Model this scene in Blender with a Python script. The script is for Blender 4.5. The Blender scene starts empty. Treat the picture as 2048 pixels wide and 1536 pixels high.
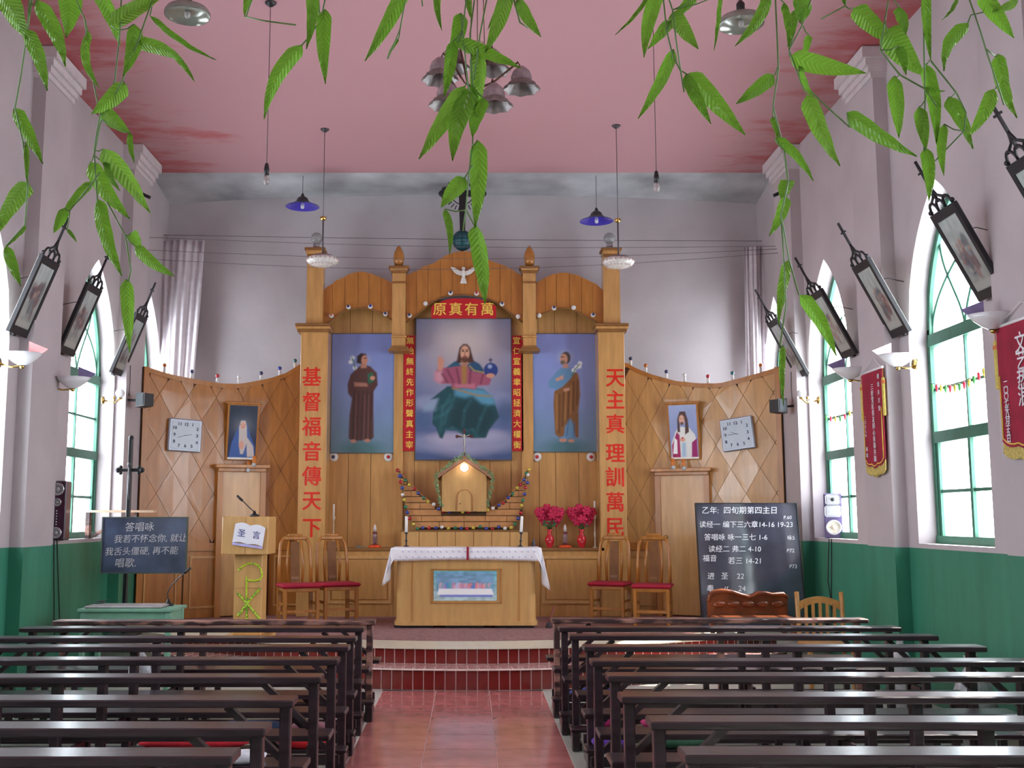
import bpy, bmesh, math, random
import numpy as np
from mathutils import Vector, Matrix, Euler
random.seed(7)
SC = bpy.context.scene
COL = SC.collection
PI = math.pi
# ------------------------------------------------------------------ camera, light, exposure
F, CX, PITCH, EYE = 2150.0, 940.0, math.radians(7.08), 1.6
cd = bpy.data.cameras.new('camera'); cam = bpy.data.objects.new('camera', cd); COL.objects.link(cam)
cam.location = (0, 0, EYE); cam.rotation_euler = (PI/2 + PITCH, 0, 0)
cd.sensor_width = 36; cd.lens = F/2048*36; cd.shift_x = (1024-CX)/2048; cd.clip_start = .05; cd.clip_end = 200
SC.camera = cam
SC.view_settings.view_transform = 'Standard'; SC.view_settings.look = 'None'
SC.view_settings.gamma = 1; SC.view_settings.use_curve_mapping = False
SC.view_settings.exposure = 0.22
SC.cycles.max_bounces = 8; SC.cycles.diffuse_bounces = 5; SC.cycles.transparent_max_bounces = 10
SC.cycles.caustics_reflective = False; SC.cycles.caustics_refractive = False
SC.cycles.sample_clamp_indirect = 6
wd = bpy.data.worlds.new('world'); SC.world = wd; wd.use_nodes = True
bg = wd.node_tree.nodes['Background']; bg.inputs[0].default_value = (.89, .935, 1, 1); bg.inputs[1].default_value = 13.0
sd = bpy.data.lights.new('sun', 'SUN'); sun = bpy.data.objects.new('sun', sd); COL.objects.link(sun)
sd.energy = 22; sd.angle = math.radians(.6); sd.color = (1, .95, .86)
sun.rotation_euler = Vector((-1.0, -.3, -1.45)).to_track_quat('-Z', 'Y').to_euler()
sun.location = (9, 14, 9)

# ------------------------------------------------------------------ helpers
def W(px, py, Y):
    "world point on the plane y=Y that the photograph shows at px,py"
    t = math.tan(PITCH + math.atan((768-py)/F)); dz = Y*t
    zc = Y*math.cos(PITCH) + dz*math.sin(PITCH)
    return Vector(((px-CX)/F*zc, Y, EYE+dz))
def WX(px, py, X):
    "the same for a side wall plane x=X"
    t = math.tan(PITCH + math.atan((768-py)/F))
    Y = X*F/((px-CX)*(math.cos(PITCH)+t*math.sin(PITCH)))
    return Vector((X, Y, EYE+Y*t))
def srgb(c):
    return tuple((v/255/12.92 if v/255 <= .04045 else ((v/255+.055)/1.055)**2.4) for v in c)
MC = {}
def mat(name, c, rough=.6, metal=0, noise=.12, scale=12, bump=0, bscale=60, spec=.5, coat=0, stretch=None, emis=None, alpha=None, trans=0, c2=None):
    if name in MC: return MC[name]
    m = bpy.data.materials.new(name); m.use_nodes = True; nt = m.node_tree; N = nt.nodes; L = nt.links
    b = N['Principled BSDF']; b.inputs['Roughness'].default_value = rough; b.inputs['Metallic'].default_value = metal
    b.inputs['Specular IOR Level'].default_value = spec; b.inputs['Coat Weight'].default_value = coat; b.inputs['Coat Roughness'].default_value = .12
    b.inputs['Transmission Weight'].default_value = trans
    tc = N.new('ShaderNodeTexCoord'); mp = N.new('ShaderNodeMapping'); L.new(tc.outputs['Object'], mp.inputs[0])
    if stretch: mp.inputs['Scale'].default_value = stretch
    no = N.new('ShaderNodeTexNoise'); no.inputs['Scale'].default_value = scale; no.inputs['Detail'].default_value = 4
    L.new(mp.outputs[0], no.inputs[0])
    rp = N.new('ShaderNodeValToRGB'); L.new(no.outputs[0], rp.inputs[0])
    rp.color_ramp.elements[0].position = .3; rp.color_ramp.elements[1].position = .7
    rp.color_ramp.elements[0].color = tuple(v*(1-noise) for v in c)+(1,)
    rp.color_ramp.elements[1].color = tuple(min(1, v*(1+noise)) for v in c)+(1,)
    if c2: rp.color_ramp.elements[0].color = tuple(c)+(1,); rp.color_ramp.elements[1].color = tuple(c2)+(1,); rp.color_ramp.elements[0].position = .48; rp.color_ramp.elements[1].position = .6
    L.new(rp.outputs[0], b.inputs['Base Color'])
    if bump:
        n2 = N.new('ShaderNodeTexNoise'); n2.inputs['Scale'].default_value = bscale; n2.inputs['Detail'].default_value = 3; L.new(mp.outputs[0], n2.inputs[0])
        bp = N.new('ShaderNodeBump'); bp.inputs['Strength'].default_value = bump; bp.inputs['Distance'].default_value = .01
        L.new(n2.outputs[0], bp.inputs['Height']); L.new(bp.outputs[0], b.inputs['Normal'])
    if emis:
        b.inputs['Emission Color'].default_value = tuple(emis[:3])+(1,); b.inputs['Emission Strength'].default_value = emis[3]
    MC[name] = m; return m

def tag(o, label=None, cat=None, group=None, kind=None):
    if label: o['label'] = label
    if cat: o['category'] = cat
    if group: o['group'] = group
    if kind: o['kind'] = kind
    return o
def thing(name, label, cat, loc=(0, 0, 0), rot=(0, 0, 0), group=None, kind=None):
    o = bpy.data.objects.new(name, None); COL.objects.link(o); o.empty_display_size = .05
    o.location = loc; o.rotation_euler = rot
    return tag(o, label, cat, group, kind)
class MB:
    def __init__(s): s.v = []; s.f = []; s.sm = []
    def add(s, vs, fs, smooth=False):
        n = len(s.v); s.v += [tuple(v) for v in vs]; s.f += [tuple(i+n for i in f) for f in fs]; s.sm += [smooth]*len(fs); return s
    def box(s, x0, x1, y0, y1, z0, z1):
        v = [(x, y, z) for x in (x0, x1) for y in (y0, y1) for z in (z0, z1)]
        return s.add(v, [(0, 1, 3, 2), (4, 6, 7, 5), (0, 4, 5, 1), (2, 3, 7, 6), (0, 2, 6, 4), (1, 5, 7, 3)])
    def cb(s, c, d, rot=None, ch=0):
        "box of size d at c, rotated, optionally chamfered"
        x, y, z = (k/2 for k in d); R = Euler(rot).to_matrix() if rot else Matrix.Identity(3); c = Vector(c)
        if ch:
            s0 = len(s.v); pts = []
            out = [(-x+ch, -y), (x-ch, -y), (x, -y+ch), (x, y-ch), (x-ch, y), (-x+ch, y), (-x, y-ch), (-x, -y+ch)]
            inn = [(-x+ch, -y+ch), (x-ch, -y+ch), (x-ch, -y+ch), (x-ch, y-ch), (x-ch, y-ch), (-x+ch, y-ch), (-x+ch, y-ch), (-x+ch, -y+ch)]
            rings = [(inn, -z), (out, -z+ch), (out, z-ch), (inn, z)]
            vs = [c + R @ Vector((a, b, h)) for ring, h in rings for a, b in ring]
            fs = [tuple(reversed(range(8))), tuple(range(24, 32))]
            for r in range(3):
                for i in range(8): fs.append((r*8+i, r*8+(i+1) % 8, r*8+8+(i+1) % 8, r*8+8+i))
            return s.add(vs, fs)
        v = [c + R @ Vector((a, b, e)) for a in (-x, x) for b in (-y, y) for e in (-z, z)]
        return s.add(v, [(0, 1, 3, 2), (4, 6, 7, 5), (0, 4, 5, 1), (2, 3, 7, 6), (0, 2, 6, 4), (1, 5, 7, 3)])
    def bar(s, a, b, w, h=None, up=(0, 0, 1)):
        h = h or w; a = Vector(a); b = Vector(b); d = (b-a).normalized(); u = Vector(up)
        if abs(d.dot(u)) > .98: u = Vector((0, 1, 0))
        r = d.cross(u).normalized(); u = r.cross(d)
        vs = [p + r*i*w/2 + u*j*h/2 for p in (a, b) for i, j in ((-1, -1), (1, -1), (1, 1), (-1, 1))]
        return s.add(vs, [(3, 2, 1, 0), (4, 5, 6, 7)]+[(i, (i+1) % 4, 4+(i+1) % 4, 4+i) for i in range(4)])
    def tube(s, pts, r, n=8, r2=None, cap=True):
        pts = [Vector(p) for p in pts]; k = len(pts); vs = []; pr = None
        for i, p in enumerate(pts):
            d = (pts[min(i+1, k-1)]-pts[max(i-1, 0)]).normalized()
            if pr is None:
                u = Vector((0, 0, 1)) if abs(d.z) < .9 else Vector((1, 0, 0)); pr = d.cross(u).normalized()
            pr = (pr - d*pr.dot(d)).normalized(); q = d.cross(pr)
            rr = r if r2 is None else r+(r2-r)*i/max(1, k-1)
            vs += [p + (pr*math.cos(t*2*PI/n) + q*math.sin(t*2*PI/n))*rr for t in range(n)]
        fs = [(i*n+j, i*n+(j+1) % n, (i+1)*n+(j+1) % n, (i+1)*n+j) for i in range(k-1) for j in range(n)]
        s.add(vs, fs, True)
        if cap: s.add([vs[j] for j in range(n)], [tuple(reversed(range(n)))]); s.add(vs[-n:], [tuple(range(n))])
        return s
    def lathe(s, prof, c=(0, 0, 0), n=20, smooth=True, wave=None, axis=None):
        "prof: (r,z) pairs; axis: optional direction replacing +z"
        c = Vector(c); vs = []
        Q = Vector((0, 0, 1)).rotation_difference(Vector(axis)).to_matrix() if axis else Matrix.Identity(3)
        for r, z in prof:
            for j in range(n):
                t = j*2*PI/n; k = r*(1+(wave(t, r, z) if wave else 0))
                vs.append(c + Q @ Vector((k*math.cos(t), k*math.sin(t), z)))
        m = len(prof)
        return s.add(vs, [(i*n+j, i*n+(j+1) % n, (i+1)*n+(j+1) % n, (i+1)*n+j) for i in range(m-1) for j in range(n)], smooth)
    def ball(s, c, r, n=12, m=8, sq=(1, 1, 1)):
        prof = [(max(1e-4, math.sin(PI*i/m)), -math.cos(PI*i/m)) for i in range(m+1)]
        k = MB().lathe(prof, n=n); c = Vector(c)
        return s.add([(c.x+v[0]*r*sq[0], c.y+v[1]*r*sq[1], c.z+v[2]*r*sq[2]) for v in k.v], k.f, True)
    def prism(s, poly, fn, d0, d1):
        "poly (a,b) list; fn(a,b,d)->3D; faces between d0 and d1"
        n = len(poly); vs = [fn(a, b, d) for d in (d0, d1) for a, b in poly]
        return s.add(vs, [tuple(range(n)), tuple(reversed(range(n, 2*n)))]+[(i, i+n, (i+1) % n+n, (i+1) % n) for i in range(n)])
    def mesh(s, name):
        me = bpy.data.meshes.new(name); me.from_pydata(s.v, [], s.f)
        me.polygons.foreach_set('use_smooth', s.sm)
        bm = bmesh.new(); bm.from_mesh(me); bmesh.ops.remove_doubles(bm, verts=bm.verts, dist=1e-6); bmesh.ops.recalc_face_normals(bm, faces=bm.faces); bm.to_mesh(me); bm.free()
        return me
    def build(s, name, m, parent=None, loc=None, rot=None, **kw):
        me = s.mesh(name); me.materials.append(m)
        o = bpy.data.objects.new(name, me); COL.objects.link(o)
        if parent: o.parent = parent
        if loc is not None: o.location = loc
        if rot is not None: o.rotation_euler = rot
        return tag(o, **kw) if kw else o
def inst(name, me, parent=None, loc=(0, 0, 0), rot=(0, 0, 0), m=None):
    o = bpy.data.objects.new(name, me); COL.objects.link(o); o.parent = parent; o.location = loc; o.rotation_euler = rot
    return o
def copy_tree(o, parent=None):
    c = o.copy(); COL.objects.link(c); c.parent = parent
    for ch in [x for x in o.children]: copy_tree(ch, c)
    return c
_fc = {}
def glyphs(body, size, m, parent, loc, rot=(PI/2, 0, 0), name='lettering', ext=.002, bold=.0, align='CENTER', kind=None, shear=0, sx=1):
    c = bpy.data.curves.new('text', 'FONT'); c.body = body; c.size = size; c.extrude = ext; c.align_x = align; c.align_y = 'CENTER'
    c.resolution_u = 3; c.shear = shear
    o = bpy.data.objects.new('text', c); COL.objects.link(o)
    dg = bpy.context.evaluated_depsgraph_get(); me = bpy.data.meshes.new_from_object(o.evaluated_get(dg))
    bpy.data.objects.remove(o); bpy.data.curves.remove(c)
    if bold:      # heavier strokes: the same outlines laid over each other a little apart
        bm = bmesh.new()
        for k_, (dx, dy) in enumerate(((-1, 0), (1, 0), (0, 1), (0, -1))):
            m2 = me.copy(); m2.transform(Matrix.Translation((dx*bold*size, dy*bold*size*.7, .0006*k_))); bm.from_mesh(m2); bpy.data.meshes.remove(m2)
        bm.to_mesh(me); bm.free()
    me.name = name; me.materials.clear(); me.materials.append(m)
    q = bpy.data.objects.new(name, me); COL.objects.link(q); q.parent = parent; q.location = loc; q.rotation_euler = rot; q.scale = (sx, 1, 1)
    return q
def interp(tab, x):
    xs = [t[0] for t in tab]; return float(np.interp(x, xs, [t[1] for t in tab]))

# ------------------------------------------------------------------ painted pictures: colour grids
class Canvas:
    def __init__(s, nx, ny, top, bot, asp):
        s.nx, s.ny, s.asp = nx, ny, asp
        u, v = np.meshgrid(np.linspace(0, 1, nx), np.linspace(0, 1, ny)); s.u, s.v = u*asp, v
        t = v[..., None]; s.a = np.array(srgb(bot))*(1-t)+np.array(srgb(top))*t
    def mix(s, al, c): al = np.clip(al, 0, 1)[..., None]; s.a = s.a*(1-al)+np.array(srgb(c))*al
    def P(s, pts): return [(x*s.asp, y) for x, y in pts]
    def seg(s, p, q):
        dx, dy = q[0]-p[0], q[1]-p[1]; L = dx*dx+dy*dy+1e-12
        t = np.clip(((s.u-p[0])*dx+(s.v-p[1])*dy)/L, 0, 1)
        return np.hypot(s.u-p[0]-t*dx, s.v-p[1]-t*dy)
    def poly(s, pts, c, soft=.012, al=1):
        p = s.P(pts); ins = np.zeros_like(s.u, bool); d = np.full_like(s.u, 9.)
        for i in range(len(p)):
            a, b = p[i], p[(i+1) % len(p)]; d = np.minimum(d, s.seg(a, b))
            cond = ((a[1] > s.v) != (b[1] > s.v))
            xi = (b[0]-a[0])*(s.v-a[1])/(b[1]-a[1]+1e-12)+a[0]; ins ^= cond & (s.u < xi)
        sd = np.where(ins, d, -d); s.mix(np.clip(sd/soft+.5, 0, 1)*al, c)
    def ell(s, cx, cy, rx, ry, c, soft=.25, al=1):
        r = np.hypot((s.u-cx*s.asp)/(rx*s.asp), (s.v-cy)/ry); s.mix(np.clip((1-r)/soft+.5, 0, 1)*al, c)
    def glow(s, cx, cy, r, c, al=1): q = np.hypot(s.u-cx*s.asp, s.v-cy)/r; s.mix(np.exp(-q*q*1.5)*al, c)
    def line(s, pts, w, c, al=1):
        p = s.P(pts)
        for a, b in zip(p, p[1:]): s.mix(np.clip((w-s.seg(a, b))/w+.4, 0, 1)*al, c)
    def noise(s, k, seed=0, cell=8):
        r = np.random.RandomState(seed); g = r.rand(cell+2, cell+2)
        x = s.u/s.asp*cell; y = s.v*cell; i = x.astype(int); j = y.astype(int); fx = x-i; fy = y-j; fx = fx*fx*(3-2*fx); fy = fy*fy*(3-2*fy)
        n = g[j, i]*(1-fx)*(1-fy)+g[j, i+1]*fx*(1-fy)+g[j+1, i]*(1-fx)*fy+g[j+1, i+1]*fx*fy
        s.a = s.a*(1+(n[..., None]-.5)*2*k)
def paintmat(name, rough=.4):
    if name in MC: return MC[name]
    m = bpy.data.materials.new(name); m.use_nodes = True; nt = m.node_tree; b = nt.nodes['Principled BSDF']
    a = nt.nodes.new('ShaderNodeVertexColor'); a.layer_name = 'Paint'
    nt.links.new(a.outputs[0], b.inputs['Base Color']); b.inputs['Roughness'].default_value = rough
    MC[name] = m; return m
def picture(name, cv, w, h, parent, loc=(0, 0, 0), rot=(0, 0, 0), rough=.4):
    "a flat print w by h in the xz plane, centred on loc, facing -y"
    nx, ny = cv.nx, cv.ny
    X, Z = np.meshgrid(np.linspace(-w/2, w/2, nx), np.linspace(-h/2, h/2, ny))
    co = np.stack([X, np.zeros_like(X), Z], -1).reshape(-1, 3)
    idx = np.arange(nx*ny).reshape(ny, nx)
    fc = np.stack([idx[:-1, :-1], idx[:-1, 1:], idx[1:, 1:], idx[1:, :-1]], -1).reshape(-1, 4)
    me = bpy.data.meshes.new(name); me.from_pydata(co.tolist(), [], fc.tolist())
    at = me.color_attributes.new('Paint', 'FLOAT_COLOR', 'POINT')
    col = np.concatenate([np.clip(cv.a*1.35, 0, 1), np.ones((ny, nx, 1))], -1).astype(np.float32)
    at.data.foreach_set('color', col.reshape(-1)); me.materials.append(paintmat('painted print %.1f' % rough, rough))
    o = bpy.data.objects.new(name, me); COL.objects.link(o); o.parent = parent; o.location = loc; o.rotation_euler = rot
    return o

# ------------------------------------------------------------------ materials
def wallmat(name, c, dado=True):
    m = bpy.data.materials.new(name); m.use_nodes = True; nt = m.node_tree; N = nt.nodes; L = nt.links; b = N['Principled BSDF']
    g = N.new('ShaderNodeNewGeometry'); sp = N.new('ShaderNodeSeparateXYZ'); L.new(g.outputs['Position'], sp.inputs[0])
    no = N.new('ShaderNodeTexNoise'); no.inputs['Scale'].default_value = 1.1; no.inputs['Detail'].default_value = 7; L.new(g.outputs['Position'], no.inputs[0])
    r = N.new('ShaderNodeValToRGB'); L.new(no.outputs[0], r.inputs[0]); e = r.color_ramp.elements
    e[0].position = .3; e[1].position = .65; e[0].color = tuple(v*.86 for v in c)+(1,); e[1].color = tuple(v*1.04 for v in c)+(1,)
    b.inputs['Roughness'].default_value = .85
    last = r.outputs[0]
    if dado:
        mth = N.new('ShaderNodeMath'); mth.operation = 'LESS_THAN'; mth.inputs[1].default_value = 1.33; L.new(sp.outputs[2], mth.inputs[0])
        mp = N.new('ShaderNodeMapping'); mp.inputs['Scale'].default_value = (5, 5, .6); L.new(g.outputs['Position'], mp.inputs[0])
        n2 = N.new('ShaderNodeTexNoise'); n2.inputs['Scale'].default_value = 1; n2.inputs['Detail'].default_value = 5; L.new(mp.outputs[0], n2.inputs[0])
        r2 = N.new('ShaderNodeValToRGB'); L.new(n2.outputs[0], r2.inputs[0]); e = r2.color_ramp.elements
        e[0].position = .3; e[1].position = .7; e[0].color = (.030, .19, .115, 1); e[1].color = (.048, .25, .16, 1)
        mx = N.new('ShaderNodeMix'); mx.data_type = 'RGBA'; L.new(mth.outputs[0], mx.inputs[0]); L.new(last, mx.inputs[6]); L.new(r2.outputs[0], mx.inputs[7]); last = mx.outputs[2]
        mr = N.new('ShaderNodeMix'); mr.data_type = 'FLOAT'; L.new(mth.outputs[0], mr.inputs[0]); mr.inputs[2].default_value = .85; mr.inputs[3].default_value = .42; L.new(mr.outputs[0], b.inputs['Roughness'])
    L.new(last, b.inputs['Base Color'])
    n3 = N.new('ShaderNodeTexNoise'); n3.inputs['Scale'].default_value = 7; n3.inputs['Detail'].default_value = 6; L.new(g.outputs['Position'], n3.inputs[0])
    bp = N.new('ShaderNodeBump'); bp.inputs['Strength'].default_value = .25; bp.inputs['Distance'].default_value = .02; L.new(n3.outputs[0], bp.inputs['Height']); L.new(bp.outputs[0], b.inputs['Normal'])
    MC[name] = m; return m
WALLC = (.50, .445, .455)
M_wall = wallmat('lilac plaster and green dado', WALLC)
M_back = wallmat('grey plaster', (.55, .51, .53), False)
M_cap = mat('capital plaster', (.62, .56, .57), .8, noise=.06)
M_wood = mat('varnished plywood', (.56, .30, .10), .22, noise=.14, scale=3, stretch=(6, 6, .8), coat=.25)
M_woodD = mat('orange varnished board', (.42, .165, .030), .25, noise=.14, scale=3, stretch=(6, 6, .8), coat=.25)
M_woodL = mat('pale varnished wood', (.62, .36, .13), .3, noise=.1, scale=3, stretch=(5, 5, .7), coat=.2)
M_trimW = mat('brown wood moulding', (.26, .115, .03), .35, noise=.15)
M_joint = mat('dark joint', (.10, .045, .015), .8)
M_pew = mat('dark brown pew paint', (.026, .015, .019), .28, noise=.45, scale=5, stretch=(.6, 5, 5), bump=.15, bscale=14, coat=.15)
M_pewW = mat('worn pink brown wood', (.045, .02, .02), .4, scale=4, stretch=(.9, 3, 3), c2=(.34, .17, .13))
M_green = mat('green window paint', (.035, .15, .095), .45, noise=.15)
M_blk = mat('black metal', (.012, .012, .014), .45)
M_brass = mat('brass', (.62, .42, .13), .25, 1)
M_white = mat('white enamel', (.8, .8, .8), .35, noise=.03)
M_tile = mat('red glazed tile', (.17, .013, .010), .12, noise=.15, scale=20, coat=.5)
M_aisle = mat('polished red floor tile', (.50, .17, .16), .16, noise=.2, scale=5, coat=.3, bump=.03, bscale=9)
M_grout = mat('pale grout', (.75, .62, .58), .8)
M_terr = mat('grey terrazzo', (.46, .46, .40), .3, noise=.12, scale=60)
M_marble = mat('cream marble edge', (.62, .58, .46), .3, noise=.08)
M_carpet = mat('worn red patterned carpet', (.26, .125, .12), .95, noise=.35, scale=30, bump=.4, bscale=200)
M_chalk = mat('chalk', (.78, .80, .84), .95, noise=.1)
M_gold = mat('gold foil lettering', (.85, .58, .10), .3, 0)
M_red = mat('red paper', (.50, .010, .018), .35, noise=.05)
M_redf = mat('red foil letters', (.68, .022, .008), .25, 0, coat=.25, bump=.35, bscale=30)
M_lin = mat('white lace linen', (.86, .85, .90), .8, noise=.04, bump=.2, bscale=120)
# ------------------------------------------------------------------ the room
XL, XR, D2, D1, YB, ZC, PJ = -4.2, 4.0, 14.6, 13.69, -2.6, 6.1, .13
ZA, ZSILL, ZSPR, HW = 4.5, 1.37, 3.19, .7        # window apex, sill, springing, half width
WIN = [13.92, 11.9, 8.98, 6.15, 3.3, .45]
PIL = [12.97, 10.235, 7.495, 4.72, 1.87, -.95]
def arch_z(y, yc, hw, zs=ZSPR, za=ZA):
    "pointed arch height at y"
    d = min(1, abs(y-yc)/hw); hh = za-zs
    R = (hh*hh+hw*hw)/(2*hw); t = d*hw+(R-hw)
    return zs+math.sqrt(max(0, R*R-t*t))
def side_wall(side, name):
    s = 1 if side == 'right' else -1; X0 = XR if s > 0 else XL; X1 = X0+s*.34
    mb = MB(); a, b = min(X0, X1), max(X0, X1)
    edges = [YB-.3]
    for yc in sorted(WIN):
        hw = HW if yc < 13 else .58
        mb.box(a, b, edges[-1], yc-hw, 0, ZC+.1); edges.append(yc+hw)
        mb.box(a, b, yc-hw, yc+hw, 0, ZSILL)
        n = 20
        for i in range(n):
            y0, y1 = yc-hw+2*hw*i/n, yc-hw+2*hw*(i+1)/n; z0, z1 = arch_z(y0, yc, hw), arch_z(y1, yc, hw)
            mb.add([(x, y, z) for x in (a, b) for y, z in ((y0, z0), (y1, z1), (y1, ZC+.1), (y0, ZC+.1))],
                   [(0, 1, 2, 3), (7, 6, 5, 4), (0, 4, 5, 1), (2, 6, 7, 3)]+([(0, 3, 7, 4)] if i == 0 else [])+([(1, 5, 6, 2)] if i == n-1 else []))
    mb.box(a, b, edges[-1], D2+.3, 0, ZC+.1)
    return mb.build(name, M_wall, kind='structure')
side_wall('left', 'wall_left'); side_wall('right', 'wall_right')
MB().box(XL-.34, XR+.34, D2, D2+.3, 0, ZC+.1).build('wall_back', M_back, kind='structure')
MB().box(XL-.34, XR+.34, YB-.3, YB, 0, ZC+.1).build('wall_front', M_wall, kind='structure')
# ceiling: pink part with rubbed red patches towards the side walls, grey strip by the altar
m = bpy.data.materials.new('pink ceiling paint'); m.use_nodes = True; nt = m.node_tree; N = nt.nodes; L = nt.links; b_ = N['Principled BSDF']; b_.inputs['Roughness'].default_value = .7
g = N.new('ShaderNodeNewGeometry'); sp = N.new('ShaderNodeSeparateXYZ'); L.new(g.outputs['Position'], sp.inputs[0])
ab = N.new('ShaderNodeMath'); ab.operation = 'ABSOLUTE'; L.new(sp.outputs[0], ab.inputs[0])
mr = N.new('ShaderNodeMapRange'); mr.inputs[1].default_value = 2.2; mr.inputs[2].default_value = 4.2; mr.inputs[3].default_value = 0; mr.inputs[4].default_value = .36; L.new(ab.outputs[0], mr.inputs[0])
mp = N.new('ShaderNodeMapping'); mp.inputs['Scale'].default_value = (.8, 2.4, 1); L.new(g.outputs['Position'], mp.inputs[0])
no = N.new('ShaderNodeTexNoise'); no.inputs['Scale'].default_value = .9; no.inputs['Detail'].default_value = 8; no.inputs['Roughness'].default_value = .65; L.new(mp.outputs[0], no.inputs[0])
ad = N.new('ShaderNodeMath'); ad.operation = 'ADD'; L.new(mr.outputs[0], ad.inputs[0]); L.new(no.outputs[0], ad.inputs[1])
rp = N.new('ShaderNodeValToRGB'); L.new(ad.outputs[0], rp.inputs[0]); e = rp.color_ramp.elements
e[0].position = .66; e[1].position = .86; e[0].color = (.49, .255, .28, 1); e[1].color = (.44, .105, .115, 1); e.new(.72).color = (.49, .25, .27, 1)
L.new(rp.outputs[0], b_.inputs['Base Color'])
MB().box(XL-.2, XR+.2, YB-.1, D1, ZC, ZC+.12).build('ceiling', m, kind='structure')
M_greyc = mat('stained grey plaster', (.40, .40, .42), .9, noise=.4, scale=1.2, bump=.3, bscale=8)
mb = MB(); n = 24
for i in range(n):
    x0, x1 = XL-.2+(XR-XL+.4)*i/n, XL-.2+(XR-XL+.4)*(i+1)/n
    q = lambda x: ZC-.02-.13*(((x+.1)/4.1)**2)
    mb.add([(x0, D1, ZC), (x1, D1, ZC), (x1, D2, q(x1)), (x0, D2, q(x0)), (x0, D1, ZC+.1), (x1, D1, ZC+.1), (x1, D2, ZC+.12), (x0, D2, ZC+.12)],
           [(0, 1, 2, 3), (7, 6, 5, 4), (0, 4, 5, 1), (2, 6, 7, 3)])
mb.build('ceiling', M_greyc, kind='structure', label='stained grey plaster strip of ceiling above the altar')
# pilasters with moulded capitals
for s, X0 in ((-1, XL), (1, XR)):
    for yc in PIL:
        p = thing('trim_1', None, None, (X0, yc, 0), kind='structure')
        a, b = sorted((0, -s*PJ))
        MB().box(a, b, -.335, .335, 0, ZC-.30).build('shaft', M_wall, p)
        cp = MB()
        for k, (z0, z1, e) in enumerate(((ZC-.30, ZC-.25, .02), (ZC-.25, ZC-.19, .045), (ZC-.19, ZC-.12, .075), (ZC-.12, ZC-.01, .11))):
            a, b = sorted((s*.0, -s*(PJ+e))); cp.box(a, b, -.335-e*.6, .335+e*.6, z0, z1)
        cp.build('capital', M_cap, p)
# windows
M_glass = bpy.data.materials.new('obscured daylight glass'); M_glass.use_nodes = True; nt = M_glass.node_tree; N = nt.nodes; L = nt.links
for x in list(N): N.remove(x)
o_ = N.new('ShaderNodeOutputMaterial'); t_ = N.new('ShaderNodeBsdfTransparent'); t_.inputs[0].default_value = (.98, .99, 1, 1)
tl = N.new('ShaderNodeBsdfTranslucent'); tl.inputs[0].default_value = (.9, .93, .96, 1); gl = N.new('ShaderNodeBsdfGlossy'); gl.inputs['Roughness'].default_value = .15
m1 = N.new('ShaderNodeMixShader'); m1.inputs[0].default_value = .12; L.new(t_.outputs[0], m1.inputs[1]); L.new(tl.outputs[0], m1.inputs[2])
m2 = N.new('ShaderNodeMixShader'); m2.inputs[0].default_value = .05; L.new(m1.outputs[0], m2.inputs[1]); L.new(gl.outputs[0], m2.inputs[2]); L.new(m2.outputs[0], o_.inputs[0])
k = 1
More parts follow.
